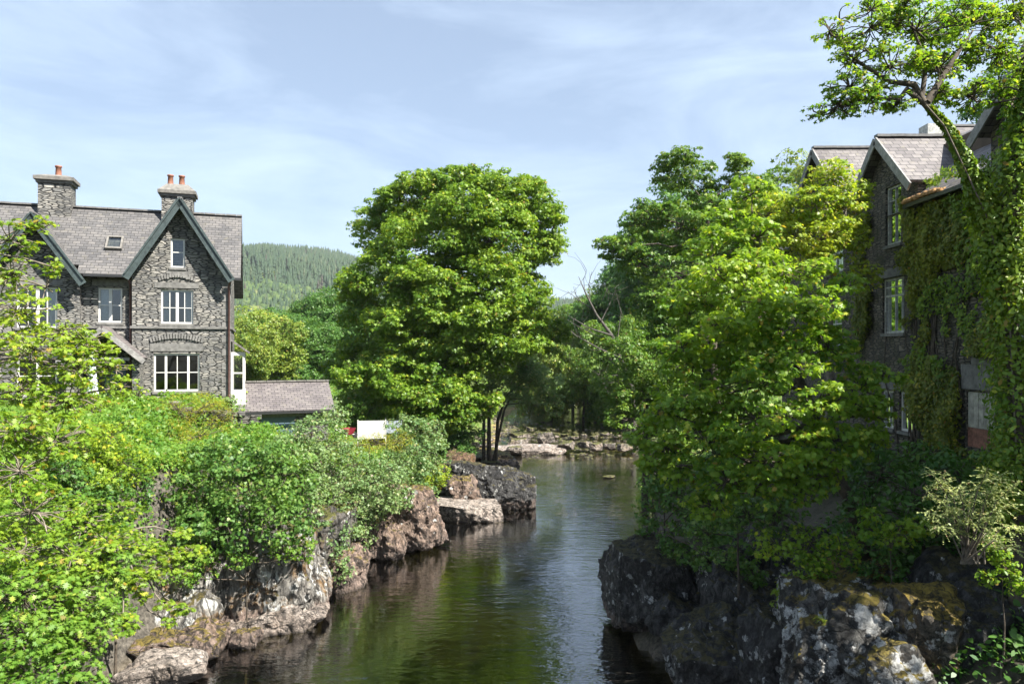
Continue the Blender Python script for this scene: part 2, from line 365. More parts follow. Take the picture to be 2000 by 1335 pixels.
# ---------------------------------------------------------------- ground and river
XL = np.array([(-30,-6),(8,-6.2),(12,-7.4),(14,-8.8),(18,-9.6),(20.5,-8.9),(23,-8.4),(26,-7.4),(30,-6.2),(33,-5.4),(36,-4.0),(39,-3.4),(46,-3.0),(52,-2.0),(59,-1.6),(80,-1.2),(100,0),(130,9),(170,34),(260,90),(900,500)], float)
XR = np.array([(-30,5),(14,3.9),(18,3.6),(23,3.5),(30,4.9),(36.8,7.0),(47,9.2),(59,10.6),(80,12),(100,12),(130,20),(170,48),(260,110),(900,540)], float)
LH = np.array([(-30,4.6),(12,3.6),(18,4.6),(27,4.6),(31,3.6),(36,2.4),(45,1.9),(60,1.6),(100,1.6),(3000,2.0)], float)   # height of the left cliff edge
RIDGE = np.array([(-3000,160),(-600,190),(0,225),(250,225),(450,208),(520,213),(600,203),(680,194),(800,160),(950,118),(1110,100),(1170,108),(1230,116),(1400,150),(1700,190),(3000,220),(6000,220)], float)
RIDGE[:,1] *= 0.84
def ss(t): t = np.clip(t, 0, 1); return t*t*(3-2*t)
def ground(X, Y):
    X = np.asarray(X, float); Y = np.asarray(Y, float)
    xl = np.interp(Y, XL[:,0], XL[:,1]); xr = np.interp(Y, XR[:,0], XR[:,1])
    P = np.stack([X*0.5, Y*0.5, X*0], -1).reshape(-1, 3)
    n = fbm(P, 3, 4).reshape(X.shape); n2 = fbm(P*3.1, 5, 3).reshape(X.shape)
    dL = xl - X + n*0.9; dR = X - xr + n*0.9
    hl = np.interp(Y, LH[:,0], LH[:,1])
    wid = np.interp(Y, [0, 28, 36, 50, 80], [1.6, 1.8, 2.8, 3.5, 4.0])
    plat = np.interp(Y, [0, 24, 30, 36, 44, 100, 300], [4.8, 5.2, 5.0, 4.0, 4.2, 3.4, 4.0])
    left = hl*ss(dL/wid) + (plat-hl)*ss((dL-wid)/6)
    hs = ss((-(X+0.5)-10.5)/1.6) * ss((36-Y)/3)                      # terrace the house stands on
    left = np.maximum(left, left*(1-hs) + 5.55*hs)
    right = 1.3*ss(dR/1.6) + 3.4*ss((dR-2.0)/5.5) + 0.5*ss((dR-8)/6)
    rf = ss((Y-38)/20); right = right*(1-rf) + (1.0*ss(dR/2) + 3.5*ss((dR-2)/9))*rf
    bed = -1.6 + 1.38*ss((Y-51)/7)*ss((130-Y)/10) - 0.0
    bed = bed + 0.9*np.exp(-np.minimum(-dL, -dR)/0.8)*0.6
    h = np.where(dL > 0, left, np.where(dR > 0, right, np.minimum(bed, -0.12)))
    h = h + np.where((dL > 0) | (dR > 0), n2*0.25*np.clip(np.maximum(dL, dR), 0, 1), n2*0.10)
    r = np.sqrt(X*X + Y*Y); px = 1000 + F*X/np.maximum(Y, 1.0)
    hz = np.interp(np.where(Y > 1, px, np.where(X < 0, -3000, 5000)), RIDGE[:,0], RIDGE[:,1])
    nn = fbm(np.stack([X/160, Y/160, X*0], -1).reshape(-1,3), 9, 4).reshape(X.shape)
    h = h + (hz-5)*ss((r-330)/1070)*(1+0.10*nn*np.clip((r-330)/400, 0, 1)) - 0.1*np.clip(r-1420, 0, 2000)
    # wooded slope close behind the right-hand houses
    h = h + 22*ss((X-24)/60)*ss((Y-20)/40)*ss((400-Y)/150)
    return h
def gz(x, y): return float(ground(np.array([x]), np.array([y]))[0])

def axis(lo, hi, step, far_lo, far_hi, grow=1.12):
    a = list(np.arange(lo, hi, step)); s = step; x = a[-1]
    while x < far_hi: s *= grow; x += s; a.append(x)
    s = step; x = lo; pre = []
    while x > far_lo: s *= grow; x -= s; pre.append(x)
    return np.array(pre[::-1] + a)
gx = axis(-26, 22, 0.3, -2600, 2600); gy = axis(-6, 70, 0.35, -500, 2600, 1.06)
GX, GY = np.meshgrid(gx, gy, indexing='ij'); GZ = ground(GX, GY)
me = bpy.data.meshes.new('ground')
V = np.stack([GX, GY, GZ], -1).reshape(-1, 3); nx_, ny_ = len(gx), len(gy)
i0 = (np.arange(nx_-1)[:,None]*ny_ + np.arange(ny_-1)[None,:]).reshape(-1)
FQ = np.stack([i0, i0+ny_, i0+ny_+1, i0+1], -1)
def mesh_from(me, V, loops, sizes, smooth=False, rnd=None):
    me.vertices.add(len(V)); me.vertices.foreach_set('co', np.ascontiguousarray(V, np.float32).ravel())
    me.loops.add(len(loops)); me.loops.foreach_set('vertex_index', np.ascontiguousarray(loops, np.int32))
    me.polygons.add(len(sizes)); st = np.concatenate([[0], np.cumsum(sizes)[:-1]]).astype(np.int32)
    me.polygons.foreach_set('loop_start', st)
    if smooth: me.polygons.foreach_set('use_smooth', np.ones(len(sizes), bool))
    me.update(calc_edges=True)
    if rnd is not None:
        at = me.attributes.new('rnd', 'FLOAT', 'FACE'); at.data.foreach_set('value', np.ascontiguousarray(rnd, np.float32))
mesh_from(me, V, FQ.ravel(), np.full(len(FQ), 4), True)
m, nt, b, o = newmat('ground_soil')
g = N(nt, 'NewGeometry'); P = g.outputs['Position']; sp = N(nt, 'SeparateXYZ', {0: P})
n1 = N(nt, 'TexNoise', {'Vector': P, 'Scale': 0.9, 'Detail': 8.0, 'Roughness': 0.65}).outputs[0]
n2 = N(nt, 'TexNoise', {'Vector': P, 'Scale': 9.0, 'Detail': 5.0, 'Roughness': 0.7}).outputs[0]
grass = mix(nt, n1, (0.05,0.075,0.015,1), (0.13,0.17,0.03,1))
soil = mix(nt, n2, (0.02,0.018,0.010,1), (0.06,0.055,0.025,1))
peb = N(nt, 'TexVoronoi', {'Vector': P, 'Scale': 3.5}).outputs['Color']
pebc = mix(nt, N(nt, 'SeparateColor', {0: peb}).outputs[0], (0.09,0.055,0.02,1), (0.36,0.25,0.11,1))
nzl = N(nt, 'SeparateXYZ', {0: g.outputs['Normal']}).outputs[2]
col = mix(nt, ramp(nt, math_(nt, 'ADD', nzl, math_(nt, 'MULTIPLY', n1, 0.3)), [(0.98, 0.0), (1.08, 1.0)]), soil, grass)
near = ramp(nt, math_(nt, 'DIVIDE', sp.outputs[1], 100.0), [(0.34, 0.0), (0.42, 1.0)])
rockc = mix(nt, ramp(nt, n2, [(0.35, 0.0), (0.65, 1.0)]), (0.02,0.018,0.014,1), (0.13,0.115,0.095,1))
col = mix(nt, near, mix(nt, ramp(nt, nzl, [(0.55, 0.0), (0.9, 1.0)]), rockc, soil), col)
shal = math_(nt, 'MULTIPLY', ramp(nt, sp.outputs[2], [(-0.0, 1.0), (0.35, 0.0)]), ramp(nt, math_(nt, 'DIVIDE', sp.outputs[1], 100.0), [(0.42, 0.12), (0.5, 1.0)]))
col = mix(nt, shal, col, pebc)
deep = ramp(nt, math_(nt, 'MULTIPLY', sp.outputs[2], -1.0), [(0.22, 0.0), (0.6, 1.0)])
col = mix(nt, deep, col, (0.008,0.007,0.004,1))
nt.links.new(col, b.inputs['Base Color']); b.inputs['Roughness'].default_value = 0.9
bp = N(nt, 'Bump', {'Height': math_(nt, 'ADD', n1, math_(nt, 'MULTIPLY', n2, 0.4)), 'Strength': 0.8, 'Distance': 0.15}); nt.links.new(bp.outputs[0], b.inputs['Normal'])
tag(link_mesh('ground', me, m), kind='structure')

# water
m, nt, b, o = newmat('river_water')
g = N(nt, 'NewGeometry'); P = g.outputs['Position']
r1 = N(nt, 'TexNoise', {'Vector': N(nt, 'Mapping', {'Vector': P, 'Scale': (0.55, 1.7, 1), 'Rotation': (0, 0, 0.12)}).outputs[0], 'Scale': 2.0, 'Detail': 3.0, 'Roughness': 0.6, 'Distortion': 0.5}).outputs[0]
r2 = N(nt, 'TexNoise', {'Vector': N(nt, 'Mapping', {'Vector': P, 'Scale': (0.7, 1.6, 1), 'Rotation': (0, 0, -0.2)}).outputs[0], 'Scale': 6.0, 'Detail': 2.0}).outputs[0]
amp = ramp(nt, N(nt, 'TexNoise', {'Vector': P, 'Scale': 0.16, 'Detail': 2.0}).outputs[0], [(0.38, 0.25), (0.62, 1.0)])
spx = N(nt, 'SeparateXYZ', {0: P})
fast_ = ramp(nt, math_(nt, 'SUBTRACT', spx.outputs[0], math_(nt, 'MULTIPLY', spx.outputs[1], 0.055)), [(0.0, 0.55), (0.9, 1.0)])
hgt = math_(nt, 'MULTIPLY', math_(nt, 'ADD', r1, math_(nt, 'MULTIPLY', r2, 0.30)), math_(nt, 'MULTIPLY', amp, fast_))
bp = N(nt, 'Bump', {'Height': hgt, 'Strength': 1.0, 'Distance': 0.05})
fr = N(nt, 'Fresnel', {'IOR': 1.5, 'Normal': bp.outputs[0]})
gl = N(nt, 'BsdfGlossy', {'Color': (1,1,1,1), 'Roughness': 0.015, 'Normal': bp.outputs[0]})
trn = N(nt, 'BsdfTransparent', {'Color': (0.60,0.58,0.30,1)})
ms = N(nt, 'MixShader', {0: math_(nt, 'MINIMUM', math_(nt, 'ADD', math_(nt, 'MULTIPLY', fr.outputs[0], 1.3), 0.12), 1.0), 1: trn.outputs[0], 2: gl.outputs[0]})
nt.links.new(ms.outputs[0], o.inputs[0])
w = MB(); w.poly([(-30,-20,0),(40,-20,0),(60,190,0),(-20,190,0)]); tag(w.build('river_water', m), kind='structure')

# ---------------------------------------------------------------- leaves, trees, shrubs
def T_leaf(kind):
    if kind == 'palm':   # sycamore: five lobes
        pts = []
        for a, r in ((-90,.10),(-38,.42),(-24,.20),(12,.50),(32,.26),(62,.55),(76,.36),(90,.62),(104,.36),(118,.55),(148,.26),(168,.50),(204,.20),(218,.42)):
            pts.append((math.cos(math.radians(a))*r, math.sin(math.radians(a))*r + 0.05, 0.0))
    elif kind == 'ash':  # a leaf made of leaflets: long jagged outline
        pts = [(0,-.5,0),(.10,-.28,0),(.40,-.20,0),(.12,-.08,0),(.42,.06,0),(.12,.14,0),(.34,.34,0),(.06,.30,0),(0,.62,0),(-.06,.30,0),(-.34,.34,0),(-.12,.14,0),(-.42,.06,0),(-.12,-.08,0),(-.40,-.20,0),(-.10,-.28,0)]
    elif kind == 'star': # a small bunch of leaves
        pts = []
        for k in range(10):
            r = (0.55, 0.22)[k % 2] * (1 + 0.25*math.sin(k*2.3)); a = k*math.pi/5
            pts.append((math.cos(a)*r, math.sin(a)*r, 0.10*math.sin(a*2)))
    elif kind == 'needle':
        pts = [(0,-.5,0),(.10,-.1,0),(0,.6,0),(-.10,-.1,0)]
    else:                # oval
        pts = [(0,-.5,0),(.26,-.12,0.04),(.22,.25,0.04),(0,.55,0),(-.22,.25,0.04),(-.26,-.12,0.04)]
    return np.array(pts)

def leaves(name, pos, nrm, size, kind, mat, parent, rng, flop=0.0):
    """one mesh of many small leaves at pos facing nrm"""
    T = T_leaf(kind); n = len(pos); k = len(T)
    nrm = nrm / np.maximum(np.linalg.norm(nrm, axis=1, keepdims=True), 1e-6)
    ref = rng.normal(size=(n, 3)); ref[:, 2] -= flop * 1.2
    ref -= nrm * (ref*nrm).sum(1, keepdims=True); ref /= np.maximum(np.linalg.norm(ref, axis=1, keepdims=True), 1e-6)
    side = np.cross(ref, nrm)
    s = (size * rng.uniform(0.5, 1.4, n))[:, None, None]
    V = pos[:, None, :] + s*(T[None,:,0:1]*side[:,None,:] + T[None,:,1:2]*ref[:,None,:] + (T[None,:,2:3] - 0.25*(T[None,:,0:1]**2 + T[None,:,1:2]**2))*nrm[:,None,:])
    me = bpy.data.meshes.new(name)
    mesh_from(me, V.reshape(-1, 3), np.arange(n*k), np.full(n, k), False, rng.uniform(0, 1, n))
    return link_mesh(name, me, mat, parent)

def unit(n, rng, zmin=-1.0):
    z = rng.uniform(zmin, 1, n); a = rng.uniform(0, 2*math.pi, n); r = np.sqrt(1 - z*z)
    return np.stack([r*np.cos(a), r*np.sin(a), z], -1)

def lobes_px(L):
    """(px, py, rx, ry, Y[, depth radius]) -> world ellipsoids"""
    out = []
    for l in L:
        c = W(l[0], l[1], l[4]); k = l[4]/F; rx = l[2]*k; rz = l[3]*k; ry = l[5] if len(l) > 5 else rx*0.95
        out.append((c.x, c.y, c.z, rx, ry, rz))
    return np.array(out)

def crown_points(L, dens, sub, rng, gap=0.0, flat=0.62, inner=0.2, up=0.5, fill=6.5):
    """leaf positions and normals: lobes -> clumps on each lobe's surface -> leaves on each clump"""
    subs = []
    for (x, y, z, rx, ry, rz) in L:
        rm = (rx*ry*rz) ** (1/3.); sr = sub * min(1.0, max(0.45, rm/ (3.0*sub)))
        ns = max(6, int(fill * (rm/sr) ** 2))
        d = unit(ns, rng); f = 0.80 + 0.24*rng.random(ns) ; f[: int(ns*inner)] = rng.uniform(0.2, 0.7, int(ns*inner))
        wob = 1 + 0.20*fbm(d*1.6 + x + z, 21, 2)
        c = np.array([x, y, z]) + d * np.array([rx, ry, rz]) * (f*wob)[:, None]
        keep = np.ones(ns, bool)
        for (x2, y2, z2, a2, b2, c2) in L:
            if (x2, y2, z2) == (x, y, z): continue
            q = ((c[:,0]-x2)/a2)**2 + ((c[:,1]-y2)/b2)**2 + ((c[:,2]-z2)/c2)**2
            keep &= ~((q < 0.45) & (rng.random(ns) < 0.8))
        if gap: keep &= (fbm(c*0.55/sub, 33, 2) > -0.5 + gap) | (rng.random(ns) < 0.15)
        c = c[keep]; r = sr * rng.uniform(0.6, 1.25, len(c))
        subs.append(np.concatenate([c, r[:, None], np.repeat([[x, y, z]], len(c), 0)], 1))
    S = np.concatenate(subs)
    cnt = np.maximum(6, (1.25 * dens * S[:,3]**2).astype(int)); idx = np.repeat(np.arange(len(S)), cnt); n = len(idx)
    out = S[idx, :3] - S[idx, 4:7]; out /= np.maximum(np.linalg.norm(out, axis=1, keepdims=True), 1e-6)
    d = unit(n, rng, -0.55); d = d + out*0.35; d /= np.linalg.norm(d, axis=1, keepdims=True)
    rr = (rng.random(n) ** 0.33) * (0.72 + 0.75*vnoise(d*2.6 + idx[:, None]*3.7, 5))
    pos = S[idx, :3] + d * S[idx, 3:4] * rr[:, None] * np.array([1, 1, flat])
    nrm = d*0.75 + np.array([0, 0, up]) + rng.normal(size=(n, 3))*0.42
    return S, pos, nrm

def limb(mb, p, q, r0, r1, rng, bend=0.12, seg=5, n=6, sag=0.0):
    p = Vector(p); q = Vector(q); L = (q-p).length; pts = []; rad = []
    o = Vector(rng.normal(size=3)) * L * bend
    for i in range(seg+1):
        t = i/seg; pts.append(p.lerp(q, t) + o*math.sin(t*math.pi) + Vector(rng.normal(size=3))*L*0.015*(0 < i < seg) + Vector((0,0,-sag*L*t*(1-t)))); rad.append(r0 + (r1-r0)*t)
    mb.tube(pts, rad, n); return pts

def tree(name, cat, label, base, trunk, L, sub=0.9, dens=90, leaf=0.13, kind='star', mat='beech', bark='bark', r0=0.35, gap=0.0, seed=1, group=None,
         twigs=0.5, flat=0.62, up=0.5, extra=(), parts=('trunk', 'crown'), inner=0.25, flop=0.3, px=True, fill=6.5, thin=1.0, bough=0):
    """a rooted plant: tapered trunk through the given points, limbs to every lobe, twigs to the clumps, leaves on the clumps"""
    rng = np.random.default_rng(seed); L = lobes_px(L) if px else np.array(L, float)
    n_main = len(L); par = {}
    if bough:
        ex = []
        for q in L:
            for d in unit(bough, rng, -0.35): s_ = rng.uniform(0.30, 0.50); par[n_main+len(ex)] = Vector(q[:3]); ex.append([*(q[:3] + d*q[3:]*rng.uniform(0.7, 1.05)), *(q[3:]*s_*np.array([1.1, 1.1, 0.8]))])
        L = np.concatenate([L*np.array([1,1,1,.84,.84,.84]), np.array(ex)])
    base = Vector(base); root = empty(name, base, label=label, cat=cat, group=group)
    tp = [Vector(t) for t in trunk]; pts = [Vector(base) - Vector((0,0,0.4))] + tp; k = len(pts)
    rad = [r0*(1.25 if i == 0 else 1 - 0.72*i/max(k-1, 1)) for i in range(k)]
    # subdivide trunk for a natural run
    P2 = []; R2 = []
    for i in range(k-1):
        for t in (0, 0.33, 0.66): P2.append(pts[i].lerp(pts[i+1], t) + Vector(rng.normal(size=3))*rad[i]*0.25*(t > 0)); R2.append(rad[i]*(1-t) + rad[i+1]*t)
    P2.append(pts[-1]); R2.append(rad[-1])
    mb = MB(); mb.tube([p-base for p in P2], R2, 9)
    S, pos, nrm = crown_points(L, dens, sub, rng, gap, flat, inner, up, fill)
    for e in extra:
        ep = [Vector(q) for q in e[0]]
        for i in range(len(ep)-1):
            for t in (0.3, 0.6, 1.0): P2.append(ep[i].lerp(ep[i+1], t)); R2.append(e[1][min(i, len(e[1])-1)]*0.8)
    for li, (x, y, z, rx, ry, rz) in enumerate(L):
        c = Vector((x, y, z)); best = min(range(min(len(P2)-2, k), len(P2)), key=lambda i: (P2[i]-c).length + max(0, P2[i].z - c.z)*1.5)
        rb = max(0.02, R2[best]*0.62); ln = (c-P2[best]).length
        if li in par: limb(mb, par[li]-base, c-base, 0.012+0.02*thin*r0/0.3, 0.01, rng, 0.12, 3, 4)
        elif ln > 0.3: limb(mb, P2[best]-base, c-base, min(rb, 0.035+ln*0.022)*thin, max(0.012, rb*0.3), rng, 0.10, 5, 6)
        near = [s for s in S if abs(s[4]-x) < 1e-6 and abs(s[5]-y) < 1e-6 and abs(s[6]-z) < 1e-6]
        for s in near:
            if rng.random() < twigs: limb(mb, c-base, Vector(s[:3])-base, max(0.008, min(rb*0.3, 0.05)*thin), 0.006 + leaf*0.03, rng, 0.10, 3, 4)
    for e in extra: mb.tube([Vector(p)-base for p in e[0]], e[1], 7)
    mb.build(parts[0], M[bark], root)
    leaves(parts[1], pos - np.array(base), nrm, leaf, kind, LM[mat], root, rng, flop)
    return root

NLEAF = 0
def shrub(name, cat, label, L, mat='mid', leaf=0.10, sub=0.35, dens=260, kind='oval', seed=1, group=None, gap=0.0, r0=0.05, flat=0.8, up=0.45, bark='bark', root=None, twigs=0.5, flop=0.3, inner=0.3):
    LL = lobes_px(L); i = int(np.argmin(LL[:, 2] - LL[:, 5]*0.2))
    if root is None:
        cx, cyy = LL[:, 0].mean(), LL[:, 1].mean(); root = (cx, cyy, gz(cx, cyy))
    c = Vector(LL[:, :3].mean(0))
    return tree(name, cat, label, root, [Vector(root).lerp(c, 0.5) + Vector((0.05, 0, 0)), c], L, sub, dens, leaf, kind, mat, bark, r0, gap, seed, group, twigs, flat, up,
                parts=('stem', 'foliage'), flop=flop, inner=inner)

# ---------------------------------------------------------------- buildings
class Frame:
    """a building's own axes: u along its front, v into its depth; hp() reads (u, z) where a sight line meets plane v"""
    def __init__(s, O, deg): s.O = (O[0], O[1]); s.a = math.radians(deg)
    def hp(s, px, py, v=0.0):
        dx = (px-1000)/F; dz = (HY-py)/F; n = (-math.sin(s.a), math.cos(s.a))
        t = (v + s.O[0]*n[0] + s.O[1]*n[1]) / (dx*n[0] + n[1])
        return ((dx*t-s.O[0])*math.cos(s.a) + (t-s.O[1])*math.sin(s.a), CH + dz*t)

def window(root, zb, face, s0, t0, s1, t1, cols, rows, curtains=(), mat='white', fr=0.07, name='window'):
    """timber window in a reveal; face(s,t,d) maps to local 3-D with d metres behind the wall face"""
    def bx(mb, a0, b0, a1, b1, d0, d1):
        p = [face(a0,b0,d0), face(a1,b0,d0), face(a1,b1,d0), face(a0,b1,d0), face(a0,b0,d1), face(a1,b0,d1), face(a1,b1,d1), face(a0,b1,d1)]
        mb.add(p, [(0,1,2,3),(4,7,6,5),(0,4,5,1),(1,5,6,2),(2,6,7,3),(3,7,4,0)])
    mb = MB()
    bx(mb, s0, t0, s0+fr, t1, 0.07, 0.14); bx(mb, s1-fr, t0, s1, t1, 0.07, 0.14)
    bx(mb, s0+fr, t0, s1-fr, t0+fr, 0.07, 0.14); bx(mb, s0+fr, t1-fr, s1-fr, t1, 0.07, 0.14)
    for c, wd in cols:
        x = s0 + (s1-s0)*c; bx(mb, x-wd/2, t0+fr, x+wd/2, t1-fr, 0.075, 0.135)
    for r, wd in rows:
        y = t0 + (t1-t0)*r; bx(mb, s0+fr, y-wd/2, s1-fr, y+wd/2, 0.08, 0.13)
    f = mb.build(name, M[mat], root); f.location.z = -zb
    mb = MB(); mb.poly([face(s0+fr,t0+fr,0.115), face(s1-fr,t0+fr,0.115), face(s1-fr,t1-fr,0.115), face(s0+fr,t1-fr,0.115)]); mb.build('pane', M['glass'], f)
    for a, b2 in curtains:
        mb = MB(); xs = np.linspace(s0+(s1-s0)*a, s0+(s1-s0)*b2, 15)
        for i in range(14):
            d = 0.20 + 0.03*(i % 2); e = 0.20 + 0.03*((i+1) % 2)
            mb.poly([face(xs[i],t0+fr,d), face(xs[i+1],t0+fr,e), face(xs[i+1],t1-fr,e), face(xs[i],t1-fr,d)])
        mb.build('curtain', M['curtain'], f)
    mb = MB(); bx(mb, s0-0.05, t0-0.10, s1+0.05, t0-0.003, -0.06, 0.13); sl = mb.build('sill', M['lintel'], f)
    return f

def part(mb, name, mat, root, zb, label=None):
    o = mb.build(name, M[mat], root); o.location.z = -zb
    if label: o['label'] = label
    return o

# ---- left-hand house
ZB = 5.4
FA = Frame((-550/F*31.8, 31.8), 19.0)
house = empty('stone_house', (FA.O[0], FA.O[1], ZB), FA.a, label='grey slate-stone house with steep gables and two chimneys on the left bank', cat='house')
wd = {'w1': (-2.98,6.31,-1.22,7.89), 'w2': (-2.71,9.14,-1.47,10.56), 'w5': (-2.34,11.49,-1.79,12.71), 'w3': (-5.09,9.17,-4.2,10.6), 'w4': (-7.9,8.92,-6.5,10.54), 'door': (-4.9,5.6,-4.05,7.6), 'w6': (-7.9,6.2,-6.5,7.8), 'w7': (-10.9,9.1,-9.9,10.5)}
mb = MB()
def fv(v): return lambda s, t: (s, v, t)
wall_face(mb, [(-3.79,4.2),(0,4.2),(0,11.05),(-1.95,14.1),(-3.79,11.2)], [wd['w1'],wd['w2'],wd['w5']], fv(0.0), (0,1,0))
wall_face(mb, [(-5.7,4.2),(-3.79,4.2),(-3.79,11.5),(-5.7,11.5)], [wd['w3'],wd['door']], fv(0.35), (0,1,0))
wall_face(mb, [(-8.8,4.2),(-5.7,4.2),(-5.7,11.0),(-7.25,13.2),(-8.8,11.0)], [wd['w4'],wd['w6']], fv(0.1), (0,1,0))
wall_face(mb, [(-13,4.2),(-8.8,4.2),(-8.8,11.5),(-13,11.5)], [wd['w7']], fv(0.35), (0,1,0))
for u, v0, v1 in ((-3.79,0,0.35),(-5.7,0.1,0.35),(-8.8,0.1,0.35)): mb.poly([(u,v0,4.2),(u,v1,4.2),(u,v1,11.1),(u,v0,11.1)])
mb.poly([(0,0,4.2),(0,6,4.2),(0,6,11.0),(0,2.8,14.1),(0,0,11.05)]); mb.poly([(-13,6,4.2),(-13,0.35,4.2),(-13,0.35,11.1),(-13,2.8,14.1),(-13,6,11.0)])
mb.poly([(0,6,4.2),(-13,6,4.2),(-13,6,11.0),(0,6,11.0)])
part(mb, 'wall', 'rubble', house, ZB)
mb = MB()      # floors and a cross wall keep the rooms dim
mb.box(-12.9,0.6,8.45,-0.1,5.9,8.6); mb.box(-12.9,0.6,10.9,-0.1,5.9,11.0); mb.box(-12.9,2.6,5.0,-0.1,2.7,12.9); mb.box(-12.9,0.6,5.35,-0.1,5.9,5.45)
part(mb, 'interior', 'inner', house, ZB)
mb = MB(); rz = lambda v: 11.1 + (v+0.25)*1.033
for u0, u1, v0 in ((-13.4,-8.9,-0.25),(-8.9,-5.74,0.13),(-5.74,-3.75,-0.25),(-3.75,-0.1,0.03),(-0.1,0.42,-0.25)):
    mb.slab([(u0,v0,rz(v0)),(u1,v0,rz(v0)),(u1,2.8,rz(2.8)),(u0,2.8,rz(2.8))], 0.07)
mb.slab([(0.42,6.25,10.7),(-13.4,6.25,10.7),(-13.4,2.8,rz(2.8)),(0.42,2.8,rz(2.8))], 0.07)
GAB = ((-1.95, 14.32, 1.92, 11.25, 3.4), (-7.25, 13.40, 1.68, 10.95, 2.6))
for uc, za, hw, zf, vb in GAB:
    for sgn in (1, -1):
        q = [(uc+sgn*hw,-0.5,zf),(uc+sgn*hw,vb,zf),(uc,vb,za),(uc,-0.5,za)]
        mb.slab(q if sgn > 0 else q[::-1], 0.06)
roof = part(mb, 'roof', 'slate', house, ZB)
mb = MB()
for u0, u1 in ((-13.4,-7.75),(-6.5,-2.95),(-1.65,0.42)):
    x = u0
    while x < u1: mb.beam((x,2.8,rz(2.8)+0.03+random.Random(x).uniform(-.01,.01)), (min(x+0.44,u1),2.8,rz(2.8)+0.03), 0.26, 0.07); x += 0.46
for uc, za, hw, zf, vb in GAB: mb.beam((uc,-0.5,za+0.02),(uc,2.4,za+0.02),0.18,0.06)
mb.build('ridge_tiles', M['lead'], roof)
for uc, za, hw, zf, vb in GAB:
    for sgn in (1, -1):
        mb = MB(); mb.beam((uc+sgn*(hw+0.10),-0.53,zf-0.30),(uc-sgn*0.0,-0.53,za-0.14),0.05,0.30,up=(0,-1,0) if False else (0,0,1))
        mb.beam((uc+sgn*(hw+0.12),-0.57,zf-0.13),(uc,-0.57,za+0.0),0.09,0.05)
        part(mb, 'bargeboard', 'barge', house, ZB)
# skylight
u0, z0 = FA.hp(206, 489, 0.95); u1, z1 = FA.hp(243, 469, 1.45)
mb = MB(); v0 = 0.82; v1 = 1.40
d = Vector((0,1,1.033)).normalized(); nrm_ = Vector((0,-1.033,1)).normalized()
def rp_(u, v, h): p = Vector((u, v, rz(v))) + nrm_*h; return tuple(p)
for a0, a1, b0, b1 in ((u0,u0+0.08,v0,v1),(u1-0.08,u1,v0,v1),(u0+0.08,u1-0.08,v0,v0+0.06),(u0+0.08,u1-0.08,v1-0.06,v1)):
    mb.slab([rp_(a0,b0,0.13),rp_(a1,b0,0.13),rp_(a1,b1,0.13),rp_(a0,b1,0.13)], 0.125)
sk = part(mb, 'skylight', 'cap', house, ZB)
mb = MB(); mb.poly([rp_(u0+.07,v0+.05,0.09),rp_(u1-.07,v0+.05,0.09),rp_(u1-.07,v1-.05,0.09),rp_(u0+.07,v1-.05,0.09)]); mb.build('pane', M['glass'], sk)
# chimneys
for (a, b2, zt, capt, pots) in ((-2.94,-1.66,14.9,15.5,(-2.62,-2.15)), (-7.71,-6.49,15.15,15.55,(-7.05,))):
    mb = MB(); mb.box(a,2.3,13.5,b2,3.3,zt); ch = part(mb, 'chimney', 'rubble', house, ZB)
    mb = MB(); mb.box(a-.07,2.23,zt,b2+.07,3.37,zt+.12); mb.box(a-.15,2.15,zt+.123,b2+.15,3.45,zt+.27)
    mb.add([(a-.12,2.18,zt+.273),(b2+.12,2.18,zt+.273),(b2+.12,3.42,zt+.273),(a-.12,3.42,zt+.273),(a+.2,2.5,capt),(b2-.2,2.5,capt),(b2-.2,3.1,capt),(a+.2,3.1,capt)], [(0,3,2,1),(4,5,6,7),(0,1,5,4),(1,2,6,5),(2,3,7,6),(3,0,4,7)])
    mb.build('cap', M['cap'], ch)
    for u in pots:
        mb = MB(); mb.lathe((u,2.8,capt-0.05), [(0.145,0),(0.125,0.12),(0.11,0.42),(0.14,0.44),(0.14,0.5),(0.10,0.51),(0.095,0.35)], 14); mb.build('chimney_pot', M['pot'], ch)
# windows
fc = lambda v: (lambda s, t, d: (s, v+d, t))
window(house, ZB, fc(0.0), *wd['w1'], cols=((0.26,0.09),(0.75,0.09),(0.505,0.03)), rows=((0.50,0.035),))
window(house, ZB, fc(0.0), *wd['w2'], cols=((0.5,0.11),(0.27,0.03),(0.73,0.03)), rows=((0.47,0.03),), curtains=((0.05,0.28),(0.74,0.95)))
window(house, ZB, fc(0.0), *wd['w5'], cols=(), rows=((0.53,0.04),))
window(house, ZB, fc(0.35), *wd['w3'], cols=((0.5,0.12),), rows=((0.5,0.04),), curtains=((0.05,0.42),))
window(house, ZB, fc(0.1), *wd['w4'], cols=((0.5,0.12),(0.26,0.04),(0.74,0.04)), rows=((0.48,0.04),), curtains=((0.7,0.95),))
window(house, ZB, fc(0.1), *wd['w6'], cols=((0.5,0.1),), rows=((0.5,0.04),)); window(house, ZB, fc(0.35), *wd['w7'], cols=((0.5,0.1),), rows=((0.5,0.04),))
mb = MB()
for a, b2, t0, t1, v in ((-3.12,-1.08,7.99,8.31,0.0),(-2.95,-1.25,10.63,10.86,0.0),(-2.5,-1.65,11.22,11.33,0.0),(-5.3,-3.95,10.68,10.95,0.35),(-8.1,-6.3,10.62,10.86,0.1),(-2.9,-1.1,14.9,14.9,3)):
    if t1 > t0: mb = MB(); mb.box(a, v-0.03, t0, b2, v+0.05, t1); part(mb, 'lintel', 'lintel', house, ZB)
rr = random.Random(3)
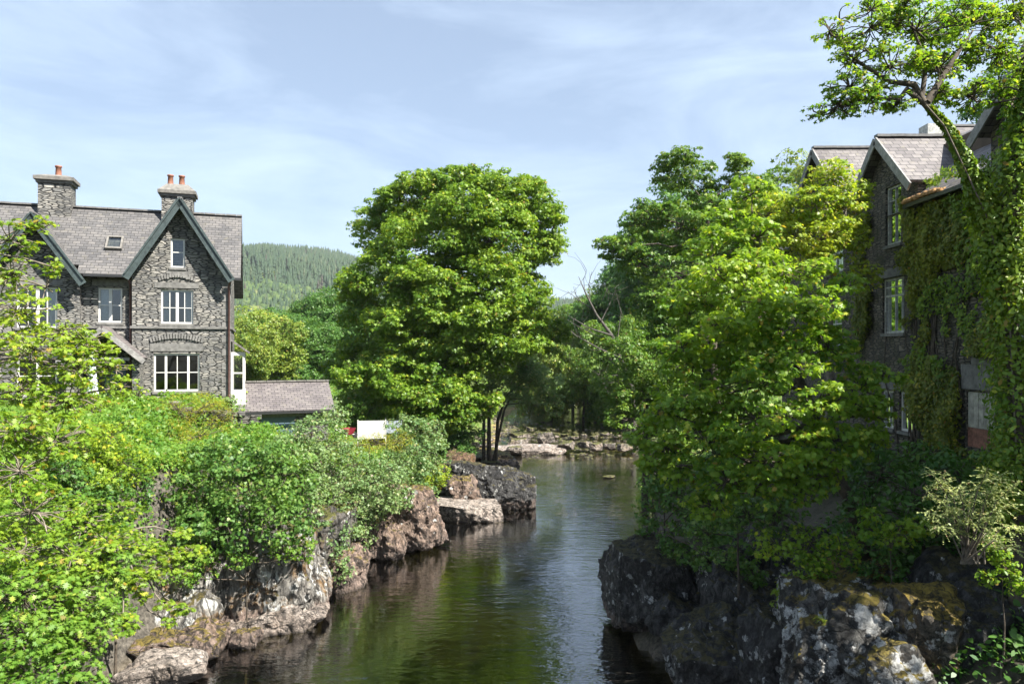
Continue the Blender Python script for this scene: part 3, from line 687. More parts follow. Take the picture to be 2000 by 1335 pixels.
for uc, zc, n, sp_, hgt_ in ((-2.1,8.36,19,0.105,0.22),(-2.08,10.92,14,0.10,0.17),(-2.07,11.0,9,0.09,0.13)):
    mb = MB()
    for i in range(n):
        k = (i-(n-1)/2); zz = zc + 0.16 - 0.16*(k/((n-1)/2))**2; ang = k*0.035; h2 = hgt_*rr.uniform(0.8,1.15)
        mb.beam((uc+k*sp_, -0.025-rr.random()*0.02, zz), (uc+k*sp_+math.sin(ang)*h2, -0.025, zz+math.cos(ang)*h2), 0.075, 0.05, up=(0,1,0))
    part(mb, 'relieving_arch', 'lintel', house, ZB)
mb = MB(); mb.box(-3.86,-0.07,8.93,0.07,0.02,9.03); mb.box(0.003,0.03,8.93,0.07,6.0,9.03); mb.box(-5.7,0.29,8.93,-3.88,0.4,9.03); part(mb, 'string_course', 'lintel', house, ZB)
mb = MB()      # quoins at the corner
for i in range(22):
    z0 = 4.6+i*0.29; L_ = 0.34 if i % 2 else 0.2; mb.box(-L_, -0.018, z0, 0.018, L_*0.8, z0+0.265)
part(mb, 'quoins', 'lintel', house, ZB)
for u0, u1 in ((-13.4,-8.95),(-5.5,-3.82),(-0.02,0.46)):
    mb = MB(); mb.beam((u0,-0.32,11.04),(u1,-0.32,11.04),0.11,0.10); part(mb, 'gutter', 'gutter', house, ZB)
mb = MB(); mb.tube([(-3.9,-0.3,11.0),(-3.88,0.22,10.7),(-3.88,0.22,5.4)],0.045,8); part(mb, 'drainpipe', 'pipe', house, ZB)
mb = MB(); mb.tube([(0.02,-0.3,11.0),(-0.06,-0.09,10.75),(-0.06,-0.09,5.4)],0.045,8); part(mb, 'drainpipe', 'pipe', house, ZB)
# porch
mb = MB(); mb.box(-3.62,-1.15,4.4,-3.35,0.34,7.75); mb.box(-5.95,-1.15,4.4,-5.65,0.34,7.75); po = part(mb, 'porch', 'rubble', house, ZB)
for sgn in (1, -1):
    mb = MB(); q = [(-4.65+sgn*1.45,-1.45,7.72),(-4.65+sgn*1.45,0.34,7.72),(-4.65,0.34,8.98),(-4.65,-1.45,8.98)]
    mb.slab(q if sgn > 0 else q[::-1], 0.07); mb.build('porch_roof', M['slate2'], po)
    mb = MB(); mb.beam((-4.65+sgn*1.5,-1.48,7.56),(-4.65,-1.48,8.84),0.05,0.2); mb.build('bargeboard', M['bargeold'], po)
mb = MB(); mb.box(-5.6,-1.3,7.62,-3.7,-1.2,7.74); mb.build('tie_beam', M['bargeold'], po)
mb = MB(); mb.box(-4.87,0.42,5.6,-4.08,0.48,7.57); 
for zz in (5.8,6.7): mb.box(-4.75,0.405,zz,-4.2,0.425,zz+0.75)
part(mb, 'door', 'bluedoor', house, ZB)
# white timber side bay
mb = MB(); mb.box(0.004,0.8,6.3,0.1,0.9,7.95); mb.box(0.48,0.8,6.3,0.58,0.9,7.95); mb.box(0.48,2.5,6.3,0.58,2.6,7.95); mb.box(0.1,0.81,7.8,0.48,0.89,7.95); mb.box(0.1,0.81,7.0,0.48,0.89,7.06)
mb.box(0.49,0.9,7.8,0.57,2.5,7.95)
for k in range(5): mb.box(0.004,0.78+0.008*(k%2),5.4+0.18*k,0.60,2.62,5.4+0.18*k+0.176)
sb = part(mb, 'side_bay', 'white', house, ZB)
mb = MB(); mb.poly([(0.1,0.85,6.3),(0.48,0.85,6.3),(0.48,0.85,7.8),(0.1,0.85,7.8)]); mb.poly([(0.53,0.9,6.3),(0.53,2.5,6.3),(0.53,2.5,7.8),(0.53,0.9,7.8)]); mb.build('pane', M['glass'], sb)
mb = MB(); mb.slab([(0.78,0.65,7.93),(0.78,2.75,7.93),(0.004,2.75,8.5),(0.004,0.65,8.5)],0.06); mb.build('bay_roof', M['slate2'], sb)

# ---- garage
p0 = W(465, 746, 34.0); FG = Frame((p0.x, p0.y), 23.0)
gar = empty('stone_garage', (p0.x, p0.y, 3.2), FG.a, label='low stone garage with a purplish slate roof right of the grey house', cat='garage')
uR, zR = FG.hp(637, 741, 0); uE, zE = FG.hp(655, 786, -1.9)
zr_ = p0.z; ze_ = 5.35
mb = MB(); wall_face(mb, [(0.1,2.4),(uR-0.15,2.4),(uR-0.15,5.3),(0.1,5.3)], [(0.85,2.7,2.4,5.05)], lambda s,t: (s,-1.6,t), (0,1,0))
mb.poly([(uR-0.15,-1.6,2.4),(uR-0.15,1.6,2.4),(uR-0.15,1.6,5.3),(uR-0.15,0,zr_-0.1),(uR-0.15,-1.6,5.4)]); mb.poly([(0.1,1.6,2.4),(0.1,-1.6,2.4),(0.1,-1.6,5.4),(0.1,0,zr_-0.1),(0.1,1.6,5.3)]); mb.poly([(uR-0.15,1.6,2.4),(0.1,1.6,2.4),(0.1,1.6,5.3),(uR-0.15,1.6,5.3)])
part(mb, 'wall', 'rubble', gar, 3.2)
mb = MB(); mb.slab([(-0.1,-1.9,ze_),(uR+0.1,-1.9,ze_),(uR+0.1,0,zr_),(-0.1,0,zr_)],0.08); mb.slab([(uR+0.1,1.9,ze_),(-0.1,1.9,ze_),(-0.1,0,zr_),(uR+0.1,0,zr_)],0.08)
gr_ = part(mb, 'roof', 'slate2', gar, 3.2)
mb = MB(); x = -0.1
while x < uR+0.05: mb.beam((x,0,zr_+0.02),(min(x+0.43,uR+0.1),0,zr_+0.02),0.22,0.06); x += 0.45
mb.build('ridge_tiles', M['cap'], gr_)
mb = MB(); mb.box(0.87,-1.5,2.7,2.38,-1.44,5.03)
for k in range(6): mb.box(0.89+k*0.25,-1.52,2.75,0.89+k*0.25+0.22,-1.505,4.98)
part(mb, 'door', 'bluedoor', gar, 3.2)
mb = MB(); mb.box(0.7,-1.64,5.06,2.55,-1.5,5.2); part(mb, 'lintel', 'lintel', gar, 3.2)
mb = MB(); mb.beam((-0.1,-1.96,ze_-0.08),(uR+0.1,-1.96,ze_-0.08),0.1,0.09); part(mb, 'gutter', 'gutter', gar, 3.2)

# ---- right-hand building, facade on the plane x = XF
XF, ZR = 12.0, 4.6
hall = empty('ivy_clad_building', (XF, 22.0, ZR), label='tall dark stone building with slate gables half buried in ivy on the right', cat='building')
def hpart(mb, name, mat, label=None, parent=None):
    o = mb.build(name, M[mat], parent or hall); o.location = (-XF, -22.0, -ZR) if parent is None else (0,0,0)
    if label: o['label'] = label
    return o
OPN = {'lowA': (23.35,5.54,24.1,6.75), 'lowB': (22.25,5.54,23.0,6.75), 'mid': (22.72,8.56,24.05,10.3), 'top': (22.9,11.35,23.85,13.2), 'farT': (26.9,10.9,28.3,12.3), 'farM': (27.0,8.2,28.4,9.8), 'board': (18.45,5.5,19.6,6.95), 'nearT': (14.4,11.0,15.6,12.7), 'nearM': (17.2,8.3,18.3,10.0)}
mb = MB(); f3 = lambda s, t: (XF, s, t)
wall_face(mb, [(10.6,3.6),(33,3.6),(33,12.3),(10.6,12.3)], [OPN[k] for k in OPN if k != 'top'] + [(22.9,11.35,23.85,12.3)], f3, (1,0,0))
# gable walls above the eaves; (s, t) polygons counter-clockwise
for poly, holes in (([(21.95,12.3),(25.6,12.3),(25.6,13.0),(23.78,14.65),(21.95,13.0)], [(22.9,12.3,23.85,13.2)]),
                    ([(26.3,12.3),(31.3,12.3),(31.3,13.2),(28.75,15.65),(26.3,13.2)], []),
                    ([(11.4,12.3),(18.6,12.3),(18.6,13.5),(15.0,16.1),(11.4,13.5)], [(14.4,12.3,15.6,12.7)])):
    wall_face(mb, poly, holes, f3, (1,0,0))
mb.poly([(XF,10.6,3.6),(XF+8,10.6,3.6),(XF+8,10.6,12.3),(XF+3.7,10.6,15.3),(XF,10.6,12.3)]); mb.poly([(XF+8,33,3.6),(XF,33,3.6),(XF,33,12.3),(XF+3.7,33,15.3),(XF+8,33,12.3)]); mb.poly([(XF+8,10.6,3.6),(XF+8,33,3.6),(XF+8,33,12.3),(XF+8,10.6,12.3)])
for y, x1 in ((21.95,13.6),(25.6,13.6),(26.3,13.9),(31.3,13.9),(18.6,14.2),(11.4,14.2)):
    mb.poly([(XF,y,12.25),(XF+0.001,y,13.0),(x1,y,13.0),(x1-0.3,y,12.25)] if y in (21.95,) else [(XF,y,12.25),(XF,y,13.2),(x1,y,13.2),(x1-0.3,y,12.25)])
hw_ = hpart(mb, 'wall', 'rubble_old')
mb = MB(); mb.box(XF+1.6,10.8,3.8,XF+1.7,32.8,14.5); mb.box(XF+0.3,10.8,7.2,XF+1.6,32.8,7.35); mb.box(XF+0.3,10.8,10.45,XF+1.6,32.8,10.6); hpart(mb, 'interior', 'inner')
mb = MB()
def dorm(yc, za, hw2, zf, xb):
    for sgn in (1, -1):
        q = [(XF-0.35,yc+sgn*hw2,zf),(xb,yc+sgn*hw2,zf),(xb,yc,za),(XF-0.35,yc,za)]
        mb.slab(q if sgn < 0 else q[::-1], 0.08)
DG = ((23.78,14.85,2.0,13.02,15.1),(28.78,15.85,2.7,13.2,15.6),(15.0,16.35,3.85,13.45,16.2))
for g_ in DG: dorm(*g_)
ez = lambda x: 12.32 + (x-(XF-0.35))*0.80
for y0, y1, x0 in ((10.3,11.3,XF-0.35),(11.3,18.7,XF+0.5),(18.7,22.0,XF-0.35),(22.0,25.6,XF+0.3),(25.6,26.2,XF-0.35),(26.2,31.4,XF+0.5),(31.4,33.4,XF-0.35)):
    mb.slab([(x0,y1,ez(x0)),(x0,y0,ez(x0)),(XF+3.7,y0,ez(XF+3.7)),(XF+3.7,y1,ez(XF+3.7))], 0.08)
mb.slab([(XF+8.3,10.3,12.0),(XF+8.3,33.4,12.0),(XF+3.7,33.4,ez(XF+3.7)),(XF+3.7,10.3,ez(XF+3.7))], 0.08)
mb.slab([(XF+3.9,25.2,14.9),(XF+9,25.2,14.9),(XF+9,28,16.45),(XF+3.9,28,16.45)],0.08); mb.slab([(XF+9,30.8,14.9),(XF+3.9,30.8,14.9),(XF+3.9,28,16.45),(XF+9,28,16.45)],0.08)
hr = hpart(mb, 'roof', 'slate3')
mb = MB()
for yc, za, hw2, zf, xb in DG:
    x = XF-0.35
    while x < xb-0.3: mb.beam((x,yc,za+0.03),(x+0.435,yc,za+0.03+0.006*math.sin(x*9)),0.24,0.08); x += 0.44
    mb.build('ridge_tiles', M['lead'], hr); mb = MB()
mb.beam((XF+3.9,28,16.48),(XF+9,28,16.48),0.22,0.07)
mb.build('ridge_tiles', M['lead'], hr)
for yc, za, hw2, zf, xb in DG:
    for sgn in (1, -1):
        mb = MB(); mb.beam((XF-0.38,yc+sgn*(hw2+0.06),zf-0.22),(XF-0.38,yc,za-0.13),0.05,0.26); hpart(mb, 'bargeboard', 'bargeold')
mb = MB(); mb.poly([(XF+3.95,25.5,13),(XF+3.95,30.5,13),(XF+3.95,30.5,15.0),(XF+3.95,28,16.35),(XF+3.95,25.5,15.0)]); hpart(mb, 'back_wing_wall', 'rubble_old')
mb = MB(); mb.box(XF+2.9,26.6,14.5,XF+3.5,27.2,16.15); hpart(mb, 'white_chimney', 'whiteold')
fx = lambda s, t, d: (XF+d, s, t)
def hwin(k, cols, rows, mat='whiteold', **kw):
    f = window(hall, 0, fx, *OPN[k], cols=cols, rows=rows, mat=mat, **kw); f.location = (-XF,-22.0,-ZR); return f
hwin('lowA', ((0.5,0.03),), ((0.62,0.05),), mat='white'); hwin('lowB', ((0.5,0.03),), ((0.62,0.05),), mat='white')
hwin('mid', ((0.2,0.03),(0.5,0.03),(0.8,0.03)), ((0.68,0.06),(0.84,0.03))); hwin('top', ((0.5,0.03),), ((0.52,0.06),(0.76,0.03)), curtains=((0.1,0.9),))
hwin('farT', ((0.5,0.05),), ((0.5,0.05),)); hwin('farM', ((0.5,0.05),), ((0.5,0.05),)); hwin('nearT', ((0.5,0.05),), ((0.5,0.05),)); hwin('nearM', ((0.5,0.05),), ((0.5,0.05),))
mb = MB(); mb.box(XF+0.04,18.47,6.0,XF+0.1,19.58,6.93)
for k in range(5): mb.box(XF+0.025,18.49+k*0.22,6.02,XF+0.037,18.49+k*0.22+0.20,6.9)
hpart(mb, 'boarded_window', 'plaster', 'pale boarded-up window low in the ivy')
mb = MB(); mb.box(XF+0.02,18.47,5.5,XF+0.12,19.58,5.995); hpart(mb, 'brick_infill', 'brick')
for q_ in ((XF-0.03,18.3,7.0,XF+0.06,19.8,7.65),(XF-0.06,18.2,7.655,XF+0.05,19.3,7.82),(XF-0.03,22.0,6.78,XF+0.05,24.3,7.02),(XF-0.03,22.6,10.33,XF+0.05,24.2,10.6)): mb = MB(); mb.box(*q_); hpart(mb, 'lintel', 'lintel')
mb = MB(); mb.tube([(XF-0.25,21.7,12.2),(XF-0.08,21.72,11.9),(XF-0.08,21.72,4.5)],0.05,8); hpart(mb, 'drainpipe', 'gutter')
mb = MB(); mb.beam((XF-0.42,18.9,12.24),(XF-0.42,21.9,12.24),0.12,0.11); hpart(mb, 'gutter', 'gutter')
mb = MB(); rr = random.Random(8)
for k in range(60):
    y = 20.2+rr.random()*1.7; mb.lathe((XF-0.36+rr.uniform(-.1,.18),y,12.30+rr.uniform(0,.05)),[(0.10,0),(0.12,0.05),(0.07,0.11),(0.01,0.13)],7)
hpart(mb, 'moss', 'mossy', 'orange-brown moss thick along the eave')

# ---------------------------------------------------------------- walls and small things
def drystone(name, label, a, b2, zb, zt, thick=0.45, mat='dry', seed=1, group=None):
    """a wall of flat stones laid in rough courses, ragged on top"""
    a = Vector(a); b2 = Vector(b2); d = (b2-a); L = d.length; d.normalize(); nn = Vector((-d.y, d.x, 0)); r = random.Random(seed); mb = MB()
    z = zb; base = Vector((a.x, a.y, zb))
    while z < zt:
        h = r.uniform(0.07, 0.17); x = -r.random()*0.3
        while x < L:
            w_ = r.uniform(0.2, 0.65); off = r.uniform(-0.04, 0.04); top = zt - 0.25 + 0.3*math.sin(x*1.3+seed)*0.5
            if z < top or r.random() < 0.35:
                p = a + d*(x+w_/2) + nn*off; P = []
                for sx, sy, sz in ((-1,-1,0),(1,-1,0),(1,1,0),(-1,1,0),(-1,-1,1),(1,-1,1),(1,1,1),(-1,1,1)):
                    q = p + d*(sx*(w_/2-0.008+r.uniform(-.02,0))) + nn*(sy*thick/2+r.uniform(-.02,.02)); P.append((q.x-base.x, q.y-base.y, z-zb+sz*(h-0.008)+r.uniform(-.008,.008)))
                mb.add(P, [(0,3,2,1),(4,5,6,7),(0,1,5,4),(1,2,6,5),(2,3,7,6),(3,0,4,7)])
            x += w_
        z += h
    o = mb.build(name, M[mat]); o.location = base
    return tag(o, label, 'wall', group)
drystone('terrace_wall', 'rough stone terrace wall below the front of the grey house', (-16,25.2,0), (-9.6,27.4,0), 3.9, 5.95, seed=2)
drystone('garden_wall', 'short mossy stone wall showing through the bushes at far left', W(20,0,21.5), W(130,0,22.2), 3.9, 5.0, seed=5)
drystone('dark_stone_wall', 'dark tumbled dry stone wall above the mossy boulder on the right bank', W(1725,0,17), W(1920,0,15.5), 2.3, 3.65, mat='drydark', seed=4)
pf = W(985,0,112); drystone('river_wall', 'pale stone wall at the far end of the river', (-3.2,118,0), (2.0,116,0), -0.3, 0.9, mat='dry', seed=9, thick=0.6)

p = W(181, 0, 27.5); um = empty('folded_parasol', (p.x, p.y, 5.4), label='folded whitish parasol standing on the house terrace behind leaves', cat='parasol')
mb = MB(); mb.tube([(0,0,0),(0,0,2.75)],0.025,8); mb.build('pole', M['deadwood'], um)
mb = MB(); mb.lathe((0,0,1.0),[(0.20,0),(0.17,0.25),(0.13,0.7),(0.09,1.2),(0.04,1.6),(0.01,1.7)],12); mb.build('canopy', M['curtain'], um)
p = W(345, 778, 26.9); mb = MB(); mb.lathe((0,0,0),[(0.13,0),(0.15,0.03),(0.08,0.09),(0.14,0.17),(0.19,0.27),(0.21,0.33),(0.16,0.335),(0.14,0.28)],14)
o = mb.build('garden_urn', M['cap']); o.location = (p.x, 26.6, 5.86); tag(o, 'small brown stone urn on the wall under the ground floor window', 'urn')
p = W(700, 847, 37); wb = empty('white_panel_fence', (p.x, p.y, p.z-0.3), math.radians(10), label='plain white panel fence beyond the bushes at the garden edge', cat='fence')
mb = MB(); mb.box(0,0,0.05,1.30,0.04,0.95); mb.build('panel', M['white'], wb)
for x in (-0.05, 1.32):
    mb = MB(); mb.box(x,-0.02,-0.3,x+0.05,0.06,1.0); mb.build('post', M['white'], wb)
p = W(755, 842, 37.4); gt = empty('metal_gate', (p.x, p.y, p.z-0.25), math.radians(12), label='pale grey corrugated gate panel right of the white panel fence', cat='gate')
mb = MB()
for k in range(9): mb.box(k*0.085,0.012*(k%2),0.15,k*0.085+0.083,0.03+0.012*(k%2),0.78)
mb.build('panel', M['greymetal'], gt)
for x in (-0.06, 0.78):
    mb = MB(); mb.box(x,-0.02,-0.3,x+0.05,0.06,0.95); mb.build('post', M['gutter'], gt)
p = W(676, 848, 36); bs = empty('barrow', (p.x, p.y, p.z-0.15), 0.9, label='small red garden barrow left of the white panel fence', cat='barrow')
mb = MB(); mb.add([(-.05,-.2,.15),(.28,-.16,.15),(.28,.16,.15),(-.05,.2,.15),(-.15,-.27,.42),(.42,-.24,.46),(.42,.24,.46),(-.15,.27,.42)], [(0,3,2,1),(0,1,5,4),(1,2,6,5),(2,3,7,6),(3,0,4,7)]); mb.build('tray', M['red'], bs)
mb = MB(); mb.tube([(-.6,-.2,.5),(0,-.15,.14),(.55,0,.12)],0.018,6); mb.tube([(-.6,.2,.5),(0,.15,.14),(.55,0,.12)],0.018,6); mb.tube([(-.1,-.15,.14),(-.12,-.17,-.05)],0.016,6); mb.tube([(-.1,.15,.14),(-.12,.17,-.05)],0.016,6); mb.build('frame', M['white'], bs)
mb = MB(); mb.tube([(.55,-.03,.08),(.55,.03,.08)],0.14,14); mb.build('wheel', M['gutter'], bs)

# ---------------------------------------------------------------- rocks
RM = {
 'cliff': rock_mat('lichened_cliff', (0.17,0.155,0.14), (0.52,0.49,0.44), 0.52, 0.10, (0.07,0.055,0.012), 0.85, 1.0, 2.6, 5.0),
 'greycliff': rock_mat('grey_cliff', (0.08,0.078,0.072), (0.22,0.20,0.18), 0.25, 0.35, (0.06,0.06,0.012), 0.3, 0.8, 3.0, 4.0),
 'pink': rock_mat('pinkish_rock', (0.16,0.11,0.085), (0.42,0.31,0.25), 0.15, 0.03, (0.10,0.075,0.015), 0.2, 1.0, 3.0, 1.5),
 'shelf': rock_mat('pale_shelf', (0.30,0.25,0.21), (0.60,0.52,0.46), 0.0, 0.0, (0.06,0.06,0.012), 0.15, 0.3, 3.0, 1.0),
 'dark': rock_mat('dark_rock', (0.022,0.022,0.024), (0.13,0.127,0.125), 0.34, 0.10, (0.040,0.034,0.010), 0.0, 0.7, 3.4, 1.6),
 'black': rock_mat('blackish_rock', (0.014,0.014,0.016), (0.17,0.165,0.155), 0.36, 0.22, (0.040,0.034,0.010), 0.0, 0.8, 3.4, 2.2),
 'lich': rock_mat('lichen_spotted_rock', (0.03,0.03,0.028), (0.17,0.165,0.15), 0.74, 0.30, (0.11,0.085,0.014), 0.15, 0.0, 2.6, 1.0),
 'mossy': rock_mat('mossy_rock', (0.07,0.06,0.045), (0.24,0.21,0.17), 0.42, 0.85, (0.14,0.10,0.015), 0.4, 0.0, 3.0, 1.0),
 'river': rock_mat('river_boulder', (0.16,0.14,0.12), (0.42,0.36,0.31), 0.1, 0.10, (0.06,0.06,0.012), 0.3, 0.3, 4.0, 1.0),
 'brown': rock_mat('brown_rock', (0.13,0.075,0.045), (0.30,0.19,0.12), 0.0, 0.2, (0.06,0.06,0.012), 0.4, 0.3, 4.0, 1.0),
}
_ico = {}
def ico(sub):
    if sub not in _ico:
        bm = bmesh.new(); bmesh.ops.create_icosphere(bm, subdivisions=sub, radius=1.0)
        v = np.array([x.co[:] for x in bm.verts]); v /= np.linalg.norm(v, axis=1, keepdims=True)
        _ico[sub] = (v, np.array([[q.index for q in f.verts] for f in bm.faces])); bm.free()
    return _ico[sub]
def rock_mesh(hx, hy, hz, seed, sub=6, planes=16, rough=0.15, crack=0.20, tilt=0.35, freq=1.0, flat=0.0):
    rng = np.random.default_rng(seed); d, fcs = ico(sub)
    n = rng.normal(size=(planes, 3)); n[:6] = np.array([[1,0,0],[-1,0,0],[0,1,0],[0,-1,0],[0,0,1],[0,0,-1]]) + rng.normal(size=(6,3))*tilt*0.6
    n /= np.linalg.norm(n, axis=1, keepdims=True); dd = rng.uniform(0.82, 1.12, planes); dd[:6] = rng.uniform(0.78, 0.95, 6)
    dot = d @ n.T; r = np.where(dot > 0.05, dd / np.maximum(dot, 0.05), 9).min(1); r = np.minimum(r, 1.3)
    P = d*r[:, None]*np.array([hx, hy, hz]); s = max(hx, hz)
    nz_ = fbm(P*freq*1.1/ min(s, 1.6) + seed, seed, 5, 0.55); rid = 1 - np.abs(fbm(P*np.array([2.4,2.4,0.8])*freq + seed*3, seed+5, 4))*2.2
    fine = fbm(P*6.0 + seed, seed+9, 3)
    q = vnoise(np.floor(P*np.array([1.5,1.5,0.9])*freq*1.4 + 0.6*fbm(P*1.3, seed+11, 2)[:,None]), seed+2) - 0.5     # broken blocks
    m_ = min(hx, hy, hz) ** 0.6
    P = P + d*((nz_*rough*2.4 + np.minimum(rid, 0.75)*crack*0.7 + fine*0.10 + q*rough*0.9)*m_)[:, None]
    if flat: P[:, 2] = np.where(P[:, 2] > hz*flat, hz*flat + (P[:, 2]-hz*flat)*0.25, P[:, 2])
    me = bpy.data.meshes.new('rock'); mesh_from(me, P, fcs.ravel(), np.full(len(fcs), 3), True)
    try: me.set_sharp_from_angle(angle=math.radians(32))
    except Exception: pass
    return me
def rock(label, x0, y0, x1, y1, Y, mat='dark', seed=1, dy=None, name='boulder', cat='boulder', sub=6, rot=0.0, tiltx=0.0, group=None, **k):
    """a rock whose near face stands at distance Y"""
    a = W(x0, y1, Y); b2 = W(x1, y0, Y); hx = (b2.x-a.x)/2; hz = (b2.z-a.z)/2; hy = dy if dy else hx*0.8
    me = rock_mesh(hx*1.02, hy, hz*1.04, seed, sub, **k); o = link_mesh(name, me, RM[mat]); o.location = ((a.x+b2.x)/2, Y+hy*0.85, (a.z+b2.z)/2)
    o.rotation_euler = (0, rot, tiltx)
    return tag(o, label, cat, group)
R_ = rock
R_('tall white-lichened cliff face over the water on the left bank', 385,1065,612,1265,21.6,'cliff',3,1.6,'cliff_face','rock face',planes=10,rough=0.10,crack=0.16,tiltx=0.15)
R_('grey cracked rock face left of the white-lichened cliff', 235,1120,430,1330,20.6,'cliff',5,1.6,'cliff_face','rock face',crack=0.16)
R_('dark grey rock face under the sycamore saplings', 265,950,450,1150,23.4,'greycliff',7,1.4,'cliff_face','rock face',crack=0.18)
R_('rock buttress half hidden in leaves at the far left of the cliff', 150,1040,300,1290,20.4,'greycliff',8,1.4,'cliff_face','rock face',crack=0.18)
R_('dark cleft rock just behind the right end of the lichened cliff', 520,1010,660,1120,24.6,'greycliff',9,1.4,'cliff_face','rock face')
R_('pinkish rock ledge sloping into the water below the cliff', 400,1200,622,1275,20.9,'shelf',11,1.0,'rock_ledge','rock ledge',rough=0.14,crack=0.2,rot=-0.30,tiltx=0.3)
R_('low brown ledge at the foot of the cracked rock face', 235,1250,420,1320,19.0,'pink',12,1.0,'rock_ledge','rock ledge',rough=0.16,rot=-0.12)
R_('flat pale slab at the waterline in the lower left corner', 215,1300,385,1345,17.4,'shelf',13,0.7,'rock_ledge','rock ledge',rough=0.14,rot=-0.05)
R_('squat pinkish rock with a bush growing on it right of the cliff', 618,1085,708,1180,24.8,'pink',14,1.0)
R_('tall pinkish brown boulder standing in the river at the left bank', 735,960,857,1090,29.4,'pink',15,1.1,rough=0.10)
R_('broken slab leaning at the foot of the tall pinkish boulder', 690,1030,790,1100,28.3,'pink',16,0.7,rot=0.35)
R_('shaded rock between the squat and the tall pinkish boulders', 640,975,770,1080,30.4,'greycliff',17,1.2)
R_('large dark rounded boulder jutting into the river', 858,912,1040,1020,37.2,'dark',18,1.7,rough=0.12,crack=0.12,rot=0.12,planes=26)
R_('smooth pale rock shelf in front of the large dark boulder', 835,982,982,1032,34.6,'shelf',19,1.5,rough=0.08,crack=0.06,rot=0.06,flat=0.6)
R_('brown pointed boulder in the shade of the riverside tree', 868,882,922,935,42.5,'brown',20,0.8,sub=5)
R_('narrow dark rock at the right tip of the large dark boulder', 985,955,1048,1002,37.4,'dark',21,0.6,sub=5)
# right bank
R_('big dark boulder undercut by the water on the right bank', 1192,1080,1405,1262,20.0,'black',31,1.7,rough=0.08,crack=0.10)
R_('pale upright rock behind the big dark boulder', 1268,1030,1320,1110,23.2,'greycliff',32,0.6,sub=5)
R_('blocky dark rock right of the big dark boulder', 1385,1090,1560,1270,18.6,'black',33,1.3)
R_('dark ridged rock between the slab and the lichen-spotted boulder', 1440,1170,1600,1335,16.4,'black',34,1.2)
R_('wet dark rock over a smooth slab at the bottom edge', 1330,1235,1530,1400,15.6,'black',35,1.3,rough=0.08)
R_('boulder spotted with white lichen in the lower right', 1555,1180,1800,1400,13.6,'lich',36,1.3,rough=0.07,planes=12,rot=0.12)
R_('mossy boulder with a golden top at the lower right', 1765,1170,1905,1420,13.0,'mossy',37,0.9,rough=0.07)
R_('broad moss-topped rock behind the lichen-spotted boulder', 1610,1120,1870,1260,15.2,'mossy',38,1.3,rough=0.08)
R_('dark steep rock in the lower right corner', 1880,1160,2060,1420,12.8,'dark',39,1.2,crack=0.14)
R_('dark rock behind the drystone rubble at the right edge', 1830,1090,2040,1230,15.8,'dark',40,1.2)
R_('shadowed rock under the sycamore trunk', 1480,1060,1680,1200,18.0,'black',41,1.5)
R_('broken brown rock on the shore left of the large dark boulder', 838,905,900,960,39.5,'brown',52,0.8,sub=5)
R_('small brown rock wedged above the pale shelf', 880,935,930,985,36.4,'pink',53,0.6,sub=5)
R_('small lichened rock perched behind the lichen-spotted boulder', 1668,1135,1705,1180,14.6,'lich',42,0.3,sub=5)
R_('grey rock with a pale crest between the dark blocky rocks', 1400,1130,1480,1230,17.6,'dark',43,0.7,sub=5)
R_('knobbly dark rock left of the lichen-spotted boulder', 1480,1225,1575,1400,14.6,'dark',44,0.8,sub=5)
R_('low dark rock at the foot of the big dark boulder', 1290,1190,1400,1270,18.9,'dark',45,0.7,sub=5,rot=0.3)
R_('lichened rock at the bottom edge below the golden moss', 1700,1290,1850,1420,12.6,'lich',46,0.7,sub=5)
R_('loose slab of dark rock lying on the right bank rubble', 1560,1130,1640,1180,16.2,'dark',47,0.5,sub=5,rot=0.3)
R_('rock with a pale face in the gully of the lichened cliff', 300,1180,400,1290,19.9,'cliff',48,0.8,'cliff_face','rock face',sub=5)
R_('brown broken rock left of the pinkish ledge', 330,1225,420,1290,19.6,'pink',49,0.6,sub=5,rot=-.3)
R_('small pointed rock at the waterline under the cliff', 440,1240,500,1285,20.0,'pink',50,0.4,sub=5)
# boulders of the weir and the shores: one mesh of each of five shapes, copied
protos = []
for k in range(5): protos.append(rock_mesh(1,0.9,0.7, 60+k, 4, 12, 0.10, 0.05))
for p_ in protos: p_.materials.append(RM['river'])
rr = random.Random(21); cnt = 0
WB = [(1107,868,34,24,58.5),(1142,866,32,20,59),(1165,870,28,24,58),(1190,869,26,22,58.6),(1219,871,34,20,57.8),(1240,868,22,18,59),(1065,853,42,36,63),(1012,862,40,26,62),(1005,876,34,22,57),
      (992,840,40,14,75),(970,846,34,14,72),(1036,838,18,16,76),(1028,830,14,10,82),(1018,848,44,16,69),(960,880,34,20,55),(935,893,32,22,51),(915,905,30,22,48),(958,903,40,20,50),(985,895,30,16,52),(900,925,36,22,46),
      (940,868,36,24,57),(1085,851,14,8,68),(1102,848,16,8,70),(1120,852,20,8,67),(1140,848,14,7,70),(1160,851,16,7,69),(1180,846,20,9,70),(1205,850,18,8,68),(1050,845,14,7,72),(1075,840,12,6,76),(1190,928,24,4,47)]
WHERE = ['at the weir','on the shingle','among the riffle','near the far bank']
